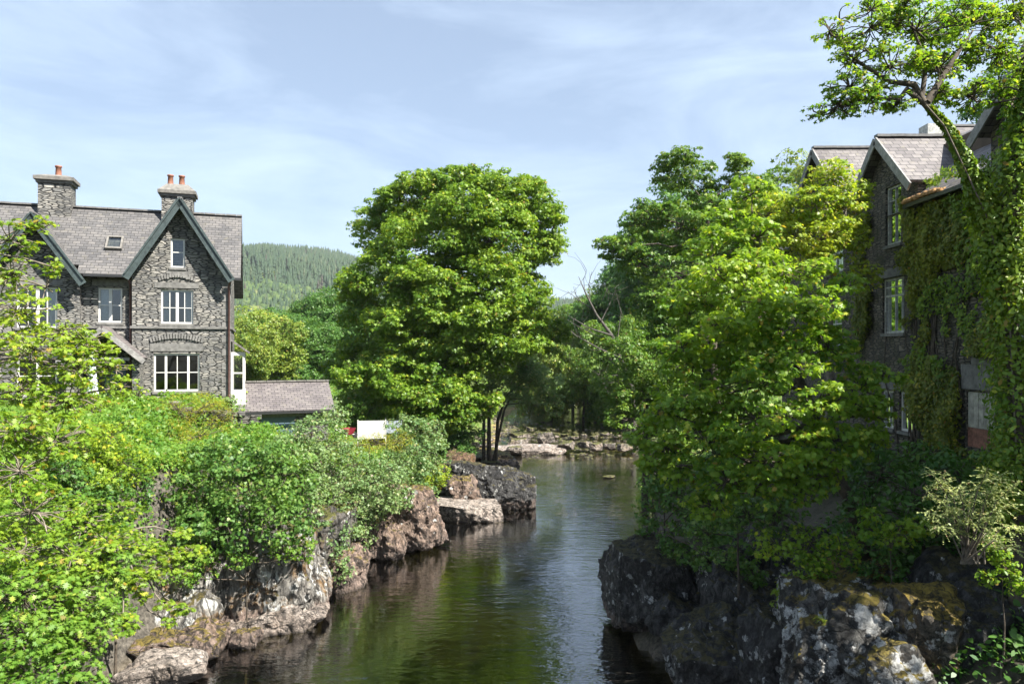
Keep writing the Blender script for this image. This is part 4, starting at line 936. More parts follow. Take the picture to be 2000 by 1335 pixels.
for i, (px, py, w_, h_, Y) in enumerate(WB):
    o = bpy.data.objects.new('boulder', protos[i % 5]); sc.collection.objects.link(o); p = W(px, py, Y)
    o.location = (p.x, p.y, p.z - 0.05); s = w_/F*Y/2*0.92; o.scale = (s*1.05, s, h_/F*Y/2*0.95); o.rotation_euler = (0, 0, rr.uniform(0, 6)); 
    big = ('large' if w_ > 33 else 'middling' if w_ > 24 else 'small')
    tag(o, None, 'boulder', 'pale boulders of the riffle and its shore')
    o['label'] = {0:'pinkish pale boulder at the left end of the line of weir stones', 1:'second stone from the left in the line across the river', 2:'grey pitted stone in the middle of the line across the river',3:'dark gapped stone right of the middle of the line across the river',4:'pink squarish stone near the right end of the line across the river',
                  5:'last stone of the line across the river under the right bank leaves',6:'big rough brown boulder standing upstream of the stone line',7:'rough brown hump on the shingle spit by the riverside tree',30:'small flat stone just breaking the surface in the pool'}.get(i,
                  'pale stone lying in the shallow riffle upstream of the stone line' if Y > 64 else 'pale stone on the shore below the riverside tree')
mb = rock_mesh(3.6,1.5,0.5,77,5,10,0.06,0.02); o = link_mesh('shingle_spit', mb, RM['shelf']); p = W(1035,880,57.5); o.location = (p.x-0.3,p.y+1.0,0.0); o.rotation_euler = (0,0,0.12)
tag(o, kind='structure'); 
mb = rock_mesh(3.0,2.2,0.9,78,5,10,0.10,0.05); o = link_mesh('shingle_bank', mb, RM['pink']); o.location = (-2.6,53,0.1); tag(o, kind='structure')
# pebbles strewn in the riffle and along both shores (beyond counting)
rg = np.random.default_rng(5); n = 1600; PX = rg.uniform(-3, 12.5, n); PY = rg.uniform(44, 84, n); GZp = ground(PX, PY); ok = (GZp > -0.75) & (GZp < 0.45)
PX, PY, GZp = PX[ok], PY[ok], GZp[ok]; d_, f_ = ico(2); n = len(PX); S_ = rg.uniform(0.07, 0.30, n)
Vp = d_[None]*(S_[:,None,None]*rg.uniform(0.6,1.2,(n,1,3))*np.array([1.2,1.2,0.65])) * (1+0.25*rg.normal(size=(n,len(d_),1))*0.5) + np.stack([PX,PY,np.maximum(GZp, -0.12)+0.02],-1)[:,None]
me = bpy.data.meshes.new('pebbles'); mesh_from(me, Vp.reshape(-1,3), (f_[None]+np.arange(n)[:,None,None]*len(d_)).ravel(), np.full(n*len(f_), 3), True); tag(link_mesh('pebbles', me, RM['river']), kind='stuff', label='pebbles and cobbles strewn in the riffle and along the shores')
HAZE = 0.00009
# far wooded hillsides: a conifer and broadleaf forest (beyond counting)
def forest(name, label, n, pxlo, pxhi, dlo, dhi, conif, seed, mat, hlo, hhi, tex=1):
    rng = np.random.default_rng(seed)
    D = np.sqrt(rng.uniform(dlo**2, dhi**2, n)); px = rng.uniform(pxlo, pxhi, n); Y = D; X = (px-1000)/F*Y
    Z = ground(X, Y); h = rng.uniform(hlo, hhi, n)
    if conif:      # three tiers of a ragged cone
        T = []; Fc = []
        for k, (z0, z1, r) in enumerate(((0.0,0.5,0.19),(0.28,0.76,0.145),(0.55,1.0,0.095))):
            b0 = len(T)
            for j in range(6): T.append((math.cos(j*1.047+k)*r*(1, .78)[j%2], math.sin(j*1.047+k)*r*(1, .78)[j%2], z0))
            T.append((0,0,z1))
            for j in range(6): Fc.append((b0+j, b0+(j+1)%6, b0+6))
        T = np.array(T); Fc = np.array(Fc); V = T[None]*h[:,None,None] + np.stack([X,Y,Z],-1)[:,None]
    else:
        d, fc = ico(2); d = d.copy(); Fc = fc
        rad = h*0.46; bump = 1 + 0.55*(rng.random((n, len(d), 1))-0.5)
        V = d[None]*bump*rad[:,None,None]*np.array([1,1,0.95]) + np.stack([X,Y,Z+h*0.55],-1)[:,None]
    V = V + (rng.random(V.shape)-0.5)*h[:,None,None]*0.03
    k = V.shape[1]; me = bpy.data.meshes.new(name)
    mesh_from(me, V.reshape(-1,3), (Fc[None] + np.arange(n)[:,None,None]*k).ravel(), np.full(n*len(Fc), 3), False, np.repeat(rng.random(n), len(Fc)))
    tag(link_mesh(name, me, LM[mat]), label, kind='stuff')
forest('hillside_forest', 'dark conifer forest covering the far hillside', 17000, 250, 1400, 540, 1480, True, 1, 'conif', 11, 19)
forest('hillside_broadleaf_wood', 'paler broadleaf woodland along the foot of the far hill', 5200, 250, 1400, 330, 720, False, 2, 'farwood', 7, 13)

# haze
mb = MB(); mb.box(-1900,-560,-160,1900,1900,290)
m = bpy.data.materials.new('valley_haze'); m.use_nodes = True; nt = m.node_tree; nt.nodes.clear()
o = nt.nodes.new('ShaderNodeOutputMaterial'); v_ = nt.nodes.new('ShaderNodeVolumePrincipled'); v_.inputs['Color'].default_value = (0.86,0.92,1.0,1); v_.inputs['Density'].default_value = HAZE; v_.inputs['Anisotropy'].default_value = 0.0
nt.links.new(v_.outputs[0], o.inputs['Volume'])
tag(mb.build('haze', m), 'thin bluish summer haze filling the valley', kind='stuff')

# ---- the great tree in the middle
def B(px, Y, dz=0.0):
    x = (px-1000)/F*Y; return Vector((x, Y, gz(x, Y)+dz))
Yc = 47
tree('large_broadleaf_tree', 'tree', 'huge rounded broadleaf tree towering in the middle of the scene above the river bend', B(885, Yc+1), [W(885,760,Yc), W(880,660,Yc), W(890,560,Yc), W(895,450,Yc)],
     [(905,400,105,68,Yc),(820,400,85,60,Yc+1),(985,400,85,60,Yc),(745,455,62,58,Yc+.5),(1040,420,60,66,Yc),(1078,455,30,62,Yc-1),(1035,500,55,60,Yc),(850,480,110,80,Yc-2),(960,470,100,85,Yc-2.5),
      (755,540,85,62,Yc-1.5),(700,570,40,52,Yc),(840,560,95,60,Yc-3),(955,570,95,70,Yc-3),(1030,590,62,60,Yc-1),(715,640,62,62,Yc-1),(800,640,90,70,Yc-3.5),(900,650,90,70,Yc-3.8),(1000,655,80,62,Yc-2.5),(1060,650,42,50,Yc),
      (690,720,48,60,Yc),(770,725,80,65,Yc-3.5),(860,725,80,60,Yc-4),(820,785,95,52,Yc-4.5),(850,825,60,34,Yc-3.5),(930,790,44,36,Yc-3),(780,820,60,30,Yc-2),(700,790,46,36,Yc-1),(735,775,50,40,Yc-2),(885,790,50,45,Yc-4.6),(960,700,60,40,Yc-2),(900,350,50,34,Yc),(950,345,40,30,Yc+.5)],
     sub=0.85, dens=165, leaf=0.20, kind='star', mat='beech', r0=0.8, gap=0.17, seed=11, twigs=0.2, flat=0.6, up=0.45, fill=8.5, bough=3, thin=0.7)
tree('riverside_tree', 'tree', 'slim several-stemmed tree on the shingle bank, its dark trunks leaning over the river', B(958, 50), [W(955,830,50), W(960,760,50), W(975,700,50)],
     [(925,740,40,36,49.5),(1000,760,30,22,49),(1060,740,36,34,50.5),(950,770,26,20,48.8),(1085,790,16,22,50.5),(985,720,46,38,49.5),(1035,745,40,40,49.5),(960,690,40,30,50),(1070,775,22,34,50.5),(900,700,30,30,50),(1015,700,34,26,50)],
     sub=0.55, dens=260, leaf=0.15, kind='star', mat='grey', r0=0.17, gap=0.2, seed=12, twigs=0.4, extra=(((B(944,50),W(945,810,50),W(935,760,50),W(925,735,50)),(.13,.11,.08,.04)),((B(965,50),W(972,820,50),W(990,770,50),W(1030,740,50)),(.13,.11,.07,.04)),((B(951,50),W(985,800,50),W(1003,765,50)),(.10,.08,.04))))
# ---- trees behind garage and across the valley
def treecopy(src, name, loc, sc_, rot, label, cat, group):
    r = src.copy(); sc.collection.objects.link(r); r.location = loc; r.scale = sc_; r.rotation_euler = (0,0,rot); r['label'] = label; r['category'] = cat; r['group'] = group
    for ch in src.children:
        c = ch.copy(); sc.collection.objects.link(c); c.parent = r
    return r
def proto(seed, mat, x, y, h, w_, label, group):
    r = np.random.default_rng(seed); z = gz(x, y); L = []
    L.append((x, y, z+h*0.62, w_*0.8, w_*0.8, h*0.36))
    for k in range(16):
        a = r.uniform(0, 6.28); zz = r.uniform(0.10, 0.85); rr2 = w_*0.72*math.sqrt(max(0.1, 1-((zz-0.5)/0.55)**2))
        L.append((x+math.cos(a)*rr2, y+math.sin(a)*rr2, z+h*zz, w_*r.uniform(.35,.5), w_*r.uniform(.35,.5), h*r.uniform(.12,.18)))
    return tree('broadleaf_tree', 'tree', label, (x,y,z), [(x+.2,y,z+h*.3),(x,y,z+h*.6),(x,y,z+h*.85)], L, sub=w_*0.22, dens=70/ (w_*0.22)**2 *1.3, leaf=0.055*w_, kind='star', mat=mat, r0=0.018*h, gap=0.1, seed=seed, twigs=0.1, px=False, group=group)
GF = 'trees lining the valley beyond the garage and river'
TR = [  # px, base distance, height, half-width, which, label
 (498,72,8.3,4.2,0,'bright green rounded tree just behind the stone garage'),(545,80,9,3.6,1,'darker tree behind the middle of the garage roof'),(590,84,8.4,4.2,1,'dark green tree behind the right end of the garage roof'),(640,92,12.5,4.0,1,'tall dark tree against the left edge of the great tree'),
 (470,66,7,2.8,0,'yellow-green tree beside the white side bay'),(620,120,12.5,6,2,'tree with a sunlit crown behind the row by the garage'),(670,110,12,6,1,'dark tree filling the gap left of the great tree'),(560,130,10,6,2,'pale crown in the row across the meadow'),(500,140,10,6,2,'tree at the meadow edge left of the row'),
 (1078,86,12.5,4.2,0,'tree on the left river bank right behind the great tree'),(1120,105,12,6,0,'tree standing at the river bend'),(1160,118,17,7,2,'sunlit tree under the distant hill at the river bend'),(1100,130,14,6,0,'light tree further up the river bend'),
 (1200,95,16,5.5,1,'dark tree on the right bank at the bend'),(1140,84,9,3.6,2,'low green tree over the water at the bend'),(1215,76,12,4,2,'tree behind the riverside sallow'),(1250,100,20,7,1,'tall tree behind the right-bank trees'),(1020,125,13,6,1,'tree beyond the far end of the river'),(1185,150,19,8,0,'tree on the rise right of the dead tree'),
 (1330,85,24,7,1,'dark tall tree behind the open-crowned tree'),(1450,80,21,8,2,'broad tree on the slope behind the sycamore'),(1530,90,21,8,0,'yellowish tree on the slope left of the far gable'),(1560,120,27,11,0,'hillside tree beside the far gable'),(780,120,13,7,1,'tree hidden behind the great tree'),(880,130,13,7,1,'tree far behind the great tree trunk')]
PR = {}
for i, (px, Y, h, w_, k, lab) in enumerate(TR):
    x = (px-1000)/F*Y; z = gz(x, Y)
    if k not in PR:
        PR[k] = (proto(40+k, ('far','dark','mid')[k], x, Y, h, w_, lab, GF), h, w_)
    else:
        s, h0, w0 = PR[k]; treecopy(s, 'broadleaf_tree', (x, Y, z-0.1), (w_/w0, w_/w0, h/h0), i*1.7, lab, 'tree', GF)
# dead tree
dr = empty('dead_tree', B(1240, 66), label='bare dead tree with grey leafless branches against the distant hill', cat='tree')
mb = MB(); b0 = Vector(dr.location); rg = np.random.default_rng(3)
main = [b0, W(1235,760,66), W(1195,655,65.5), W(1165,615,65), W(1145,575,65), W(1130,540,65)]
mb.tube([p-b0 for p in main], [.28,.22,.16,.11,.07,.02], 7); mb.build('trunk', M['deadwood'], dr)
mb = MB()
for pts, r in (((1160,605),(1135,590),(1108,568)),.07),(((1152,590),(1150,555),(1156,530)),.06),(((1195,655),(1150,640),(1108,615)),.09),(((1215,700),(1170,680),(1125,655),(1110,640)),.08),(((1175,625),(1190,595),(1186,560)),.05),(((1205,670),(1213,610),(1200,560)),.05),(((1200,662),(1165,655),(1120,632)),.05),(((1230,745),(1190,700),(1175,680)),.06),(((1142,570),(1140,545),(1146,528)),.03),(((1135,590),(1125,575),(1120,560)),.03),(((1190,595),(1198,575),(1203,566)),.03),(((1225,730),(1180,735),(1165,728)),.05),(((1228,740),(1190,748),(1170,740)),.04):
    P = [W(a, c, 65+0.4*math.sin(i*2)) - b0 for i, (a, c) in enumerate(pts)]; mb.tube(P, np.linspace(r, 0.012, len(P)), 5)
    for t in range(5):
        q = P[-1].lerp(P[-2], rg.random()*1.2); limb(mb, q, q + Vector(rg.normal(size=3)*np.array([.9,.5,.9])), 0.022, 0.008, rg, .1, 3, 3)
mb.build('branches', M['deadwood'], dr)

# ---- right bank, middle distance
tree('open_crowned_tree', 'tree', 'tall dark-leaved tree with an open crown on the skyline behind the sycamore', B(1400, 45), [W(1395,760,45), W(1390,600,44.5), W(1385,480,44), W(1380,400,44)],
     [(1340,345,66,40,44.8),(1440,335,34,30,44.8),(1270,430,62,42,43.4),(1205,485,42,28,43.4),(1330,440,70,50,43.4),(1395,400,55,45,44.8),(1250,510,55,38,43.4),(1310,530,75,50,43.4),(1520,350,26,30,46.2),(1275,590,48,50,42.7),(1345,620,80,60,43.4),(1450,395,50,50,44.8),(1300,690,80,60,42.7),(1225,475,30,24,42.7),(1300,320,30,20,44.8)],
     sub=0.65, dens=150, leaf=0.20, kind='star', mat='mid', r0=0.4, gap=0.25, bough=2, thin=0.6, seed=21, twigs=0.8, flat=0.5)
tree('riverside_sallow', 'tree', 'bushy green tree leaning from the right bank over the pool', B(1262, 40), [W(1262,800,40), W(1255,740,40)],
     [(1235,690,48,50,39.5),(1290,720,70,60,39.5),(1215,760,38,42,39.5),(1260,780,60,52,39),(1225,820,36,34,38.5),(1290,840,52,48,38.5),(1330,780,50,60,39)], sub=0.55, dens=210, leaf=0.16, kind='star', mat='mid', r0=0.2, gap=0.12, seed=22, twigs=0.3)
tree('yellow_green_tree', 'tree', 'yellow-green tree growing against the far gables of the ivy-clad building', B(1625, 23.5), [W(1620,700,23.5), W(1625,560,23.5), W(1620,430,23.5)],
     [(1625,350,44,34,23.3),(1590,400,46,40,23),(1650,405,44,40,23.3),(1610,455,54,38,23),(1665,470,30,36,23.2),(1560,470,40,36,23),(1690,540,28,30,23.2),(1590,510,40,36,23),(1500,420,50,46,24),(1540,440,40,50,23.6),(1690,375,16,20,23.3)],
     sub=0.34, dens=340, leaf=0.12, kind='palm', mat='yellow', r0=0.14, thin=0.6, fill=9, gap=0.1, seed=23, twigs=0.7, bark='barkpale')
# ---- the sycamore
Ys = 17.0
tree('sycamore', 'tree', 'bright green sycamore leaning over the river in front of the ivy-clad building', B(1690, 16.5), [W(1665,985,16.3), W(1640,930,16.4), W(1600,850,16.8), W(1570,760,17), W(1540,680,17.2), W(1500,600,17.4), W(1475,500,17.6), W(1470,430,17.8)],
     [(1480,465,50,40,17.6),(1400,500,70,52,17.4),(1530,530,75,48,17),(1450,560,90,55,16.7),(1600,590,70,48,16.6),(1370,590,70,60,17),(1655,560,36,30,17),(1520,620,90,55,16.1),(1420,650,95,55,16.2),(1620,680,60,48,16.2),(1350,700,70,60,16.6),
      (1540,700,80,48,15.8),(1460,740,90,50,15.6),(1680,760,48,50,16),(1600,790,80,48,15.5),(1350,790,72,52,16),(1290,800,40,40,16.6),(1480,820,90,50,15.3),(1390,860,80,48,15.5),(1620,860,70,45,15.3),(1300,870,45,36,16),(1500,900,90,45,15.1),(1690,860,40,45,15.8),(1420,940,60,36,15.3),(1550,960,60,34,15.2),(1470,380,40,36,18),(1275,850,34,34,16.4),(1330,920,56,40,15.8),(1470,960,70,34,15.2),(1600,930,60,34,15.2),(1390,990,46,28,15.6),(1700,800,50,44,15.8),(1720,740,30,34,16),(1270,900,30,26,16.2),(1420,430,50,36,18)],
     sub=0.30, dens=420, leaf=0.125, kind='palm', mat='syc', r0=0.17, gap=0.22, seed=31, twigs=0.5, flat=0.55, up=0.5, flop=0.8, fill=6.5, bough=2, thin=0.7)
# ---- upper right tree
Yu = 12.5
tree('overhanging_tree', 'tree', 'gnarled tree reaching across the upper right corner above the slate gables', B(1990, 13.2), [W(1990,900,13.2), W(1975,600,13), W(1935,430,12.8), W(1893,340,12.6), W(1850,250,12.5), W(1803,200,12.4), W(1780,175,12.4)],
     [(1700,55,62,42,12.4),(1790,60,72,46,12.5),(1880,50,75,50,12.6),(1665,120,50,34,12.3),(1740,130,62,40,12.3),(1830,130,60,40,12.5),(1640,205,46,26,12.2),(1700,200,52,30,12.3),(1600,222,24,16,12.2),(1760,20,60,30,12.6),(1950,100,60,50,12.8),(1975,30,50,50,13),(1900,190,42,36,12.7),(1640,40,24,30,12.4),(1870,120,50,40,13.2),(1850,40,70,50,13),(1930,50,60,50,13.2),(1990,120,50,60,13.4),(1830,190,40,26,12.8),(1760,200,36,24,12.4),(1990,220,40,50,13),(1620,60,34,30,12.3),(1660,170,50,28,12.2),(1950,180,40,40,13)],
     sub=0.20, dens=430, leaf=0.075, kind='star', mat='syc', r0=0.13, gap=0.30, seed=32, twigs=0.9, flat=0.5, up=0.6, fill=5.5, thin=0.3, bough=3,
     extra=(((W(1803,200,12.4),W(1785,165,12.4),W(1740,160,12.3),W(1690,130,12.3),W(1650,100,12.3)),(.07,.055,.04,.03,.012)),((W(1803,200,12.4),W(1770,175,12.4),W(1755,195,12.3),W(1700,190,12.3),W(1650,200,12.2),W(1600,225,12.2)),(.06,.05,.04,.03,.02,.01)),((W(1810,200,12.4),W(1860,120,12.5),W(1900,60,12.6)),(.07,.04,.015)),((W(1800,195,12.4),W(1810,120,12.5),W(1780,50,12.5)),(.05,.03,.015)),((W(1968,560,13),W(1975,400,12.6),W(2000,230,12.4),W(2030,90,12.3)),(.16,.14,.11,.07))))
tree('background_tree', 'tree', 'dark tree rising behind the roofs at the upper right', (24,33,gz(24,33)), [(24,33,10),(24,33,16)], [(23.0,31,18.0,2.6,2.6,2.4),(24.5,33,17.5,3.0,3.0,2.4),(22.3,32,19.2,1.8,1.8,1.6),(26,34,20,2.2,2.2,2.0),(21.0,33,17.6,1.4,1.4,1.0),(27,33,17,2,2,2)], sub=0.7, dens=110, leaf=0.2, kind='star', mat='dark', r0=0.35, seed=33, px=False, gap=0.1, twigs=0.3)

tree('added_shade_tree', 'tree', 'unseen tree added beyond the near end of the ivy-clad building to dapple the sunlight', (13.5,6.5,gz(13.5,6.5)), [(13.5,6.5,7),(13.2,6.8,10)], [(11.6,6.6,12,2,1.6,1.6),(14,6,12.5,2.2,2.4,1.8),(13,9.2,14.2,1.3,1.3,1.3),(12.5,4.5,9.5,1.9,1.9,1.6),(11,5.8,9.5,1.3,1.3,1.0)], sub=0.4, dens=150, leaf=0.16, kind='star', mat='mid', r0=0.25, seed=35, px=False, gap=0.1, twigs=0.3)  # out-of-view tree added to break up the sun falling on the right bank

# ---- ivy on the building and on the trunk
rg = np.random.default_rng(77)
def ivy(name, label, n, ylo, yhi, zlo, zhi, th, seed, leaf, mat, hang=(), avoid=()):
    y = rg.uniform(ylo, yhi, n); z = rg.uniform(zlo, zhi, n)
    dn = fbm(np.stack([y*0.55, z*0.45, y*0], -1), seed, 4); dn2 = fbm(np.stack([y*2.2, z*1.6, y*0+4], -1), seed+3, 3)
    edge = np.clip((y-ylo)/2.5, 0, 1)*0.0
    keep = dn + dn2*0.35 > th + 0.12*ss((y-19.5)/4) + 0.25*ss((6.2-z)/1.5)
    for (a, c, d2, e) in avoid: keep &= ~((y > a) & (y < d2) & (z > c) & (z < e))
    y, z, dn = y[keep], z[keep], dn[keep]; k = len(y)
    thick = np.clip(0.10 + 0.55*np.clip(dn-th, 0, 0.6) + 0.35*np.clip(dn2[keep], 0, 1), 0.05, 0.7)
    x = XF - 0.03 - thick*rg.random(k)**0.7
    pos = np.stack([x, y, z], -1); nrm = np.stack([-np.ones(k), np.zeros(k)-0.2, np.full(k, 0.45)], -1) + rg.normal(size=(k,3))*0.45
    base = np.array([XF, 20.0, ZR]); r = empty(name, base, label=label, cat='ivy')
    leaves('foliage', pos-base, nrm, leaf, 'oval', LM[mat], r, rg, 0.8)
    mb = MB()
    for j in range(34):
        yy = rg.uniform(ylo+1, min(yhi, 22)); yy = yy if abs(yy-19) > 1.3 else yy+2.8; zt = rg.uniform(7, 12); pts = [(XF-0.03-base[0], yy-base[1], 0.0)]; q = yy
        for t in range(1, 7): q += rg.normal()*0.25; pts.append((XF-0.04-base[0]-0.03*rg.random(), q-base[1], (zt-ZR)*t/6))
        mb.tube(pts, np.linspace(0.035, 0.01, 7), 5)
    mb.build('stem', M['bark'], r)
av = [(a-.05, b2-.05, c+.05, d2+.05) for a, b2, c, d2 in (OPN['mid'],OPN['top'],OPN['lowA'],OPN['lowB'],OPN['board'])] + [(18.2,7.0,19.8,7.85),(18.8,12.15,22,12.6)]
ivy('ivy', 'thick olive ivy climbing the wall and hanging over the facade of the dark building', 140000, 10.7, 25.5, 4.8, 12.6, -0.04, 41, 0.10, 'ivy', avoid=av)
ivy('green_creeper', 'fresh green creeper in patches over the olive ivy on the dark building', 56000, 10.7, 24.5, 4.8, 12.9, 0.03, 51, 0.10, 'ivyg', avoid=av)
# ivy wrapped round the leaning trunk
P_ = [W(1990,1000,13.2),W(1990,900,13.2),W(1975,600,13),W(1935,430,12.8),W(1893,340,12.6),W(1850,250,12.5),W(1815,210,12.4)]; Q_ = [W(1968,560,13),W(1975,400,12.6),W(2000,230,12.4),W(2030,90,12.3)]
pos = []; nr = []
for poly, n, rad in ((P_, 17000, (0.55,0.6,0.5,0.34,0.15,0.09,0.06)), (Q_, 6000, (.4,.36,.28,.2))):
    for i in range(len(poly)-1):
        k = n//(len(poly)-1); t = rg.random(k)[:,None]; d = unit(k, rg); a = np.array(poly[i])*(1-t)+np.array(poly[i+1])*t; r = (rad[i]*(1-t)+rad[i+1]*t)
        w2 = 0.55+0.9*vnoise(a*2.2+d, 3)[:,None]; pos.append(a + d*r*w2*(rg.random((k,1))**0.4)); nr.append(d+np.array([0,0,.35])+rg.normal(size=(k,3))*.4)
pos = np.concatenate(pos); nr = np.concatenate(nr); b0 = np.array(P_[0]); r = empty('trunk_ivy', b0, label='ivy wrapped round the leaning trunk at the right edge', cat='ivy')
leaves('foliage', pos-b0, nr, 0.09, 'oval', LM['ivyg'], r, rg, 0.8); mb = MB(); mb.tube([Vector(p)-Vector(b0)+Vector((-.12,-.12,0)) for p in P_], .014, 6); mb.build('stem', M['barkpale'], r)

# ---- left bank shrubs
S = shrub
S('sycamore_sapling','shrub','dark green sycamore bush hanging over the lichened cliff', [(400,960,62,60,21.6),(470,930,70,62,21.8),(550,930,56,66,21.9),(440,1020,66,50,21.2),(530,1010,62,48,21.2),(380,1040,40,46,21.0),(580,1000,30,60,21.6),(430,900,60,44,22.3),(510,905,56,38,22.4),(590,950,30,50,22)], 'sycdk', 0.13, 0.34, 330, 'palm', 101, r0=0.08, gap=0.12)
S('leafy_shrub','shrub','greyish green shrub in front of the stone garage', [(610,850,44,38,26.5),(565,885,46,42,26),(640,870,44,50,26.6),(610,910,56,46,26),(655,820,26,30,27.5),(600,960,40,40,25.6),(515,895,28,22,26)], 'grey', 0.10, 0.34, 300, 'star', 102)
S('leafy_shrub','shrub','rounded green shrub between the garage and the river bank', [(690,910,50,46,27.4),(730,940,52,46,27.6),(680,965,50,44,27),(740,985,40,30,27.8),(660,1000,42,40,26.4),(770,920,40,40,28.6)], 'grey', 0.10, 0.34, 300, 'star', 103)
S('leafy_shrub','shrub','pale green shrub right of the white panel fence', [(800,850,42,40,33),(835,880,36,40,33.4),(790,900,46,40,32.4),(820,925,40,30,32.8),(850,850,22,30,35)], 'grey', 0.12, 0.38, 260, 'star', 104)
S('yellow_shrub','shrub','small yellow shrub above the large dark boulder', [(838,935,30,26,33),(810,950,24,22,32.5),(860,925,18,18,33.4)], 'yellow', 0.10, 0.25, 330, 'oval', 105)
S('yellow_shrub','shrub','yellowish feathery bush along the terrace wall below the window', [(350,800,56,26,26.2),(400,795,46,26,26.6),(310,815,36,22,26),(430,815,26,26,26.4)], 'broom', 0.07, 0.22, 600, 'needle', 106, up=1.2)
S('yellow_shrub','shrub','straw-yellow bush on the slope under the terrace wall', [(330,860,50,34,24.6),(390,850,46,30,25),(300,900,40,40,24),(370,900,40,30,24)], 'broom', 0.08, 0.26, 430, 'needle', 107, up=1.0, gap=0.15)
S('yellow_shrub','shrub','low yellow hedge in front of the white panel fence', [(700,872,40,16,30.5),(740,866,40,18,31),(780,860,26,20,31.5),(660,868,30,14,30)], 'broom', 0.09, 0.25, 430, 'needle', 108, up=1.0)
S('climbing_shrub','shrub','upright grey-green climbing shrub at the left end of the garage', [(447,835,20,40,27),(452,795,12,26,27.2),(460,870,26,26,26.6),(440,880,26,30,26)], 'grey', 0.09, 0.24, 380, 'oval', 109)
S('trailing_shrub','shrub','shrub trailing down over the squat pinkish rock', [(650,1045,40,34,25.6),(640,1090,34,30,24.7),(690,1050,36,24,26.4),(665,1115,22,24,24.6),(625,1030,24,36,24.8),(720,1030,24,20,28)], 'grey', 0.10, 0.28, 300, 'star', 110, gap=0.2)
S('leafy_shrub','shrub','leafy bush on the slope left of the sycamore bush', [(215,850,50,40,20),(240,900,46,40,20),(180,890,50,46,19.6),(200,940,56,40,19.4)], 'ash', 0.10, 0.30, 330, 'star', 111)
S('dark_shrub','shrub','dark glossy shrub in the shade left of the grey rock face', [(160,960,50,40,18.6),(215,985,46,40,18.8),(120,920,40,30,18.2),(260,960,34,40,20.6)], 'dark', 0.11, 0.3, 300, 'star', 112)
S('leafy_shrub','shrub','green bush against the terrace wall near the porch', [(270,775,26,18,25.5),(230,800,36,24,25),(190,790,40,30,24.6),(150,810,40,30,24)], 'ash', 0.10, 0.26, 330, 'star', 113)
S('leafy_shrub','shrub','small bush under the great tree by the white panel fence', [(720,800,30,22,42),(690,805,24,18,42),(755,800,26,20,43)], 'mid', 0.16, 0.4, 200, 'star', 114)
S('leafy_shrub','shrub','dark bush on the bank under the riverside tree', [(880,870,36,26,44),(915,855,30,22,47),(850,880,20,26,41),(900,880,26,18,46)], 'dark', 0.16, 0.4, 200, 'star', 115)
S('leafy_shrub','shrub','bright leafy bush in front of the grey rock face at left', [(230,1040,36,26,18.5),(200,1100,40,30,18),(260,1090,30,20,18.6),(190,1170,40,34,17.6),(230,1200,30,24,17.8)], 'ashlow', 0.10, 0.26, 330, 'ash', 116)
S('leafy_shrub','shrub','mid green bush right of the straw-yellow bush', [(300,930,36,34,22.5),(340,900,30,26,23),(270,900,36,34,22)], 'ash', 0.10, 0.28, 330, 'star', 117, gap=0.1)
S('trailing_shrub','shrub','leafy shoots draping down the face of the lichened cliff', [(400,1100,30,34,20.8),(360,1120,24,26,20.4),(470,1090,30,20,20.9),(560,1075,30,22,21.2),(600,1070,18,26,21.4)], 'ashlow', 0.09, 0.22, 330, 'star', 118, gap=0.2, r0=0.03)
S('trailing_shrub','shrub','shrub overhanging the tall pinkish boulder and the shore beside it', [(770,975,34,22,29),(720,1010,24,24,28.6),(830,960,26,16,31.5)], 'grey', 0.10, 0.26, 320, 'star', 119, gap=0.15, r0=0.03)
# foreground trees at the left edge
tree('ash_tree', 'tree', 'ash tree with feathery yellow-green sprays across the front of the grey house', (-10.6,11.5,gz(-10.6,11.5)), [(-10.0,11.3,6.0),(-9.2,11,8.2),(-8.4,11,9.2)],
     [(20,470,44,40,11.3),(70,440,34,20,11.6),(25,540,44,42,11.2),(90,560,34,26,11.5),(40,610,60,36,11),(120,650,52,26,11.2),(170,665,46,24,11.4),(60,680,80,40,10.8),(150,720,70,34,11),(220,720,34,18,11.6),(40,760,70,40,10.6),(130,780,70,36,10.8),(235,755,30,16,11.6),(200,690,30,22,11.3),(100,520,24,18,11.6)],
     sub=0.20, dens=680, leaf=0.076, kind='ash', mat='ash', r0=0.12, gap=0.33, seed=201, fill=6, thin=0.5, twigs=0.9, flat=0.42, up=0.9, flop=0.2, bark='barkpale')
tree('ash_sapling', 'tree', 'dense green ash sapling filling the left edge below the grey house', (-9.6,9.6,gz(-9.6,9.6)), [(-9,9.6,4.5),(-8.2,9.6,6),(-7.5,9.6,7)],
     [(30,840,70,46,10),(110,860,60,44,10.3),(40,920,70,50,9.8),(60,1000,80,56,9.6),(150,1010,60,40,10.2),(40,1080,80,56,9.5),(140,1090,70,46,9.8),(215,1060,50,34,10.4),(230,1000,36,20,10.8)],
     sub=0.20, dens=760, leaf=0.072, kind='ash', mat='ash', r0=0.10, gap=0.22, seed=202, fill=7, thin=0.5, twigs=0.8, flat=0.45, up=0.9, flop=0.2, bark='barkpale')
tree('ash_sapling', 'tree', 'low dense sapling in the bottom left corner', (-8.8,8.4,gz(-8.8,8.4)), [(-8.3,8.6,4.0),(-7.4,8.8,5),(-6.8,9.0,5.4)],
     [(40,1160,80,56,9.2),(140,1170,60,46,9.5),(50,1240,90,56,9),(150,1250,56,46,9.3),(60,1320,90,56,8.8),(150,1330,50,40,9.1),(195,1200,30,36,9.7),(210,1110,44,30,10)],
     sub=0.20, dens=720, leaf=0.075, kind='ash', mat='ashlow', r0=0.10, gap=0.06, seed=203, fill=9, thin=0.5, twigs=0.8, flat=0.5, up=0.9, flop=0.2)
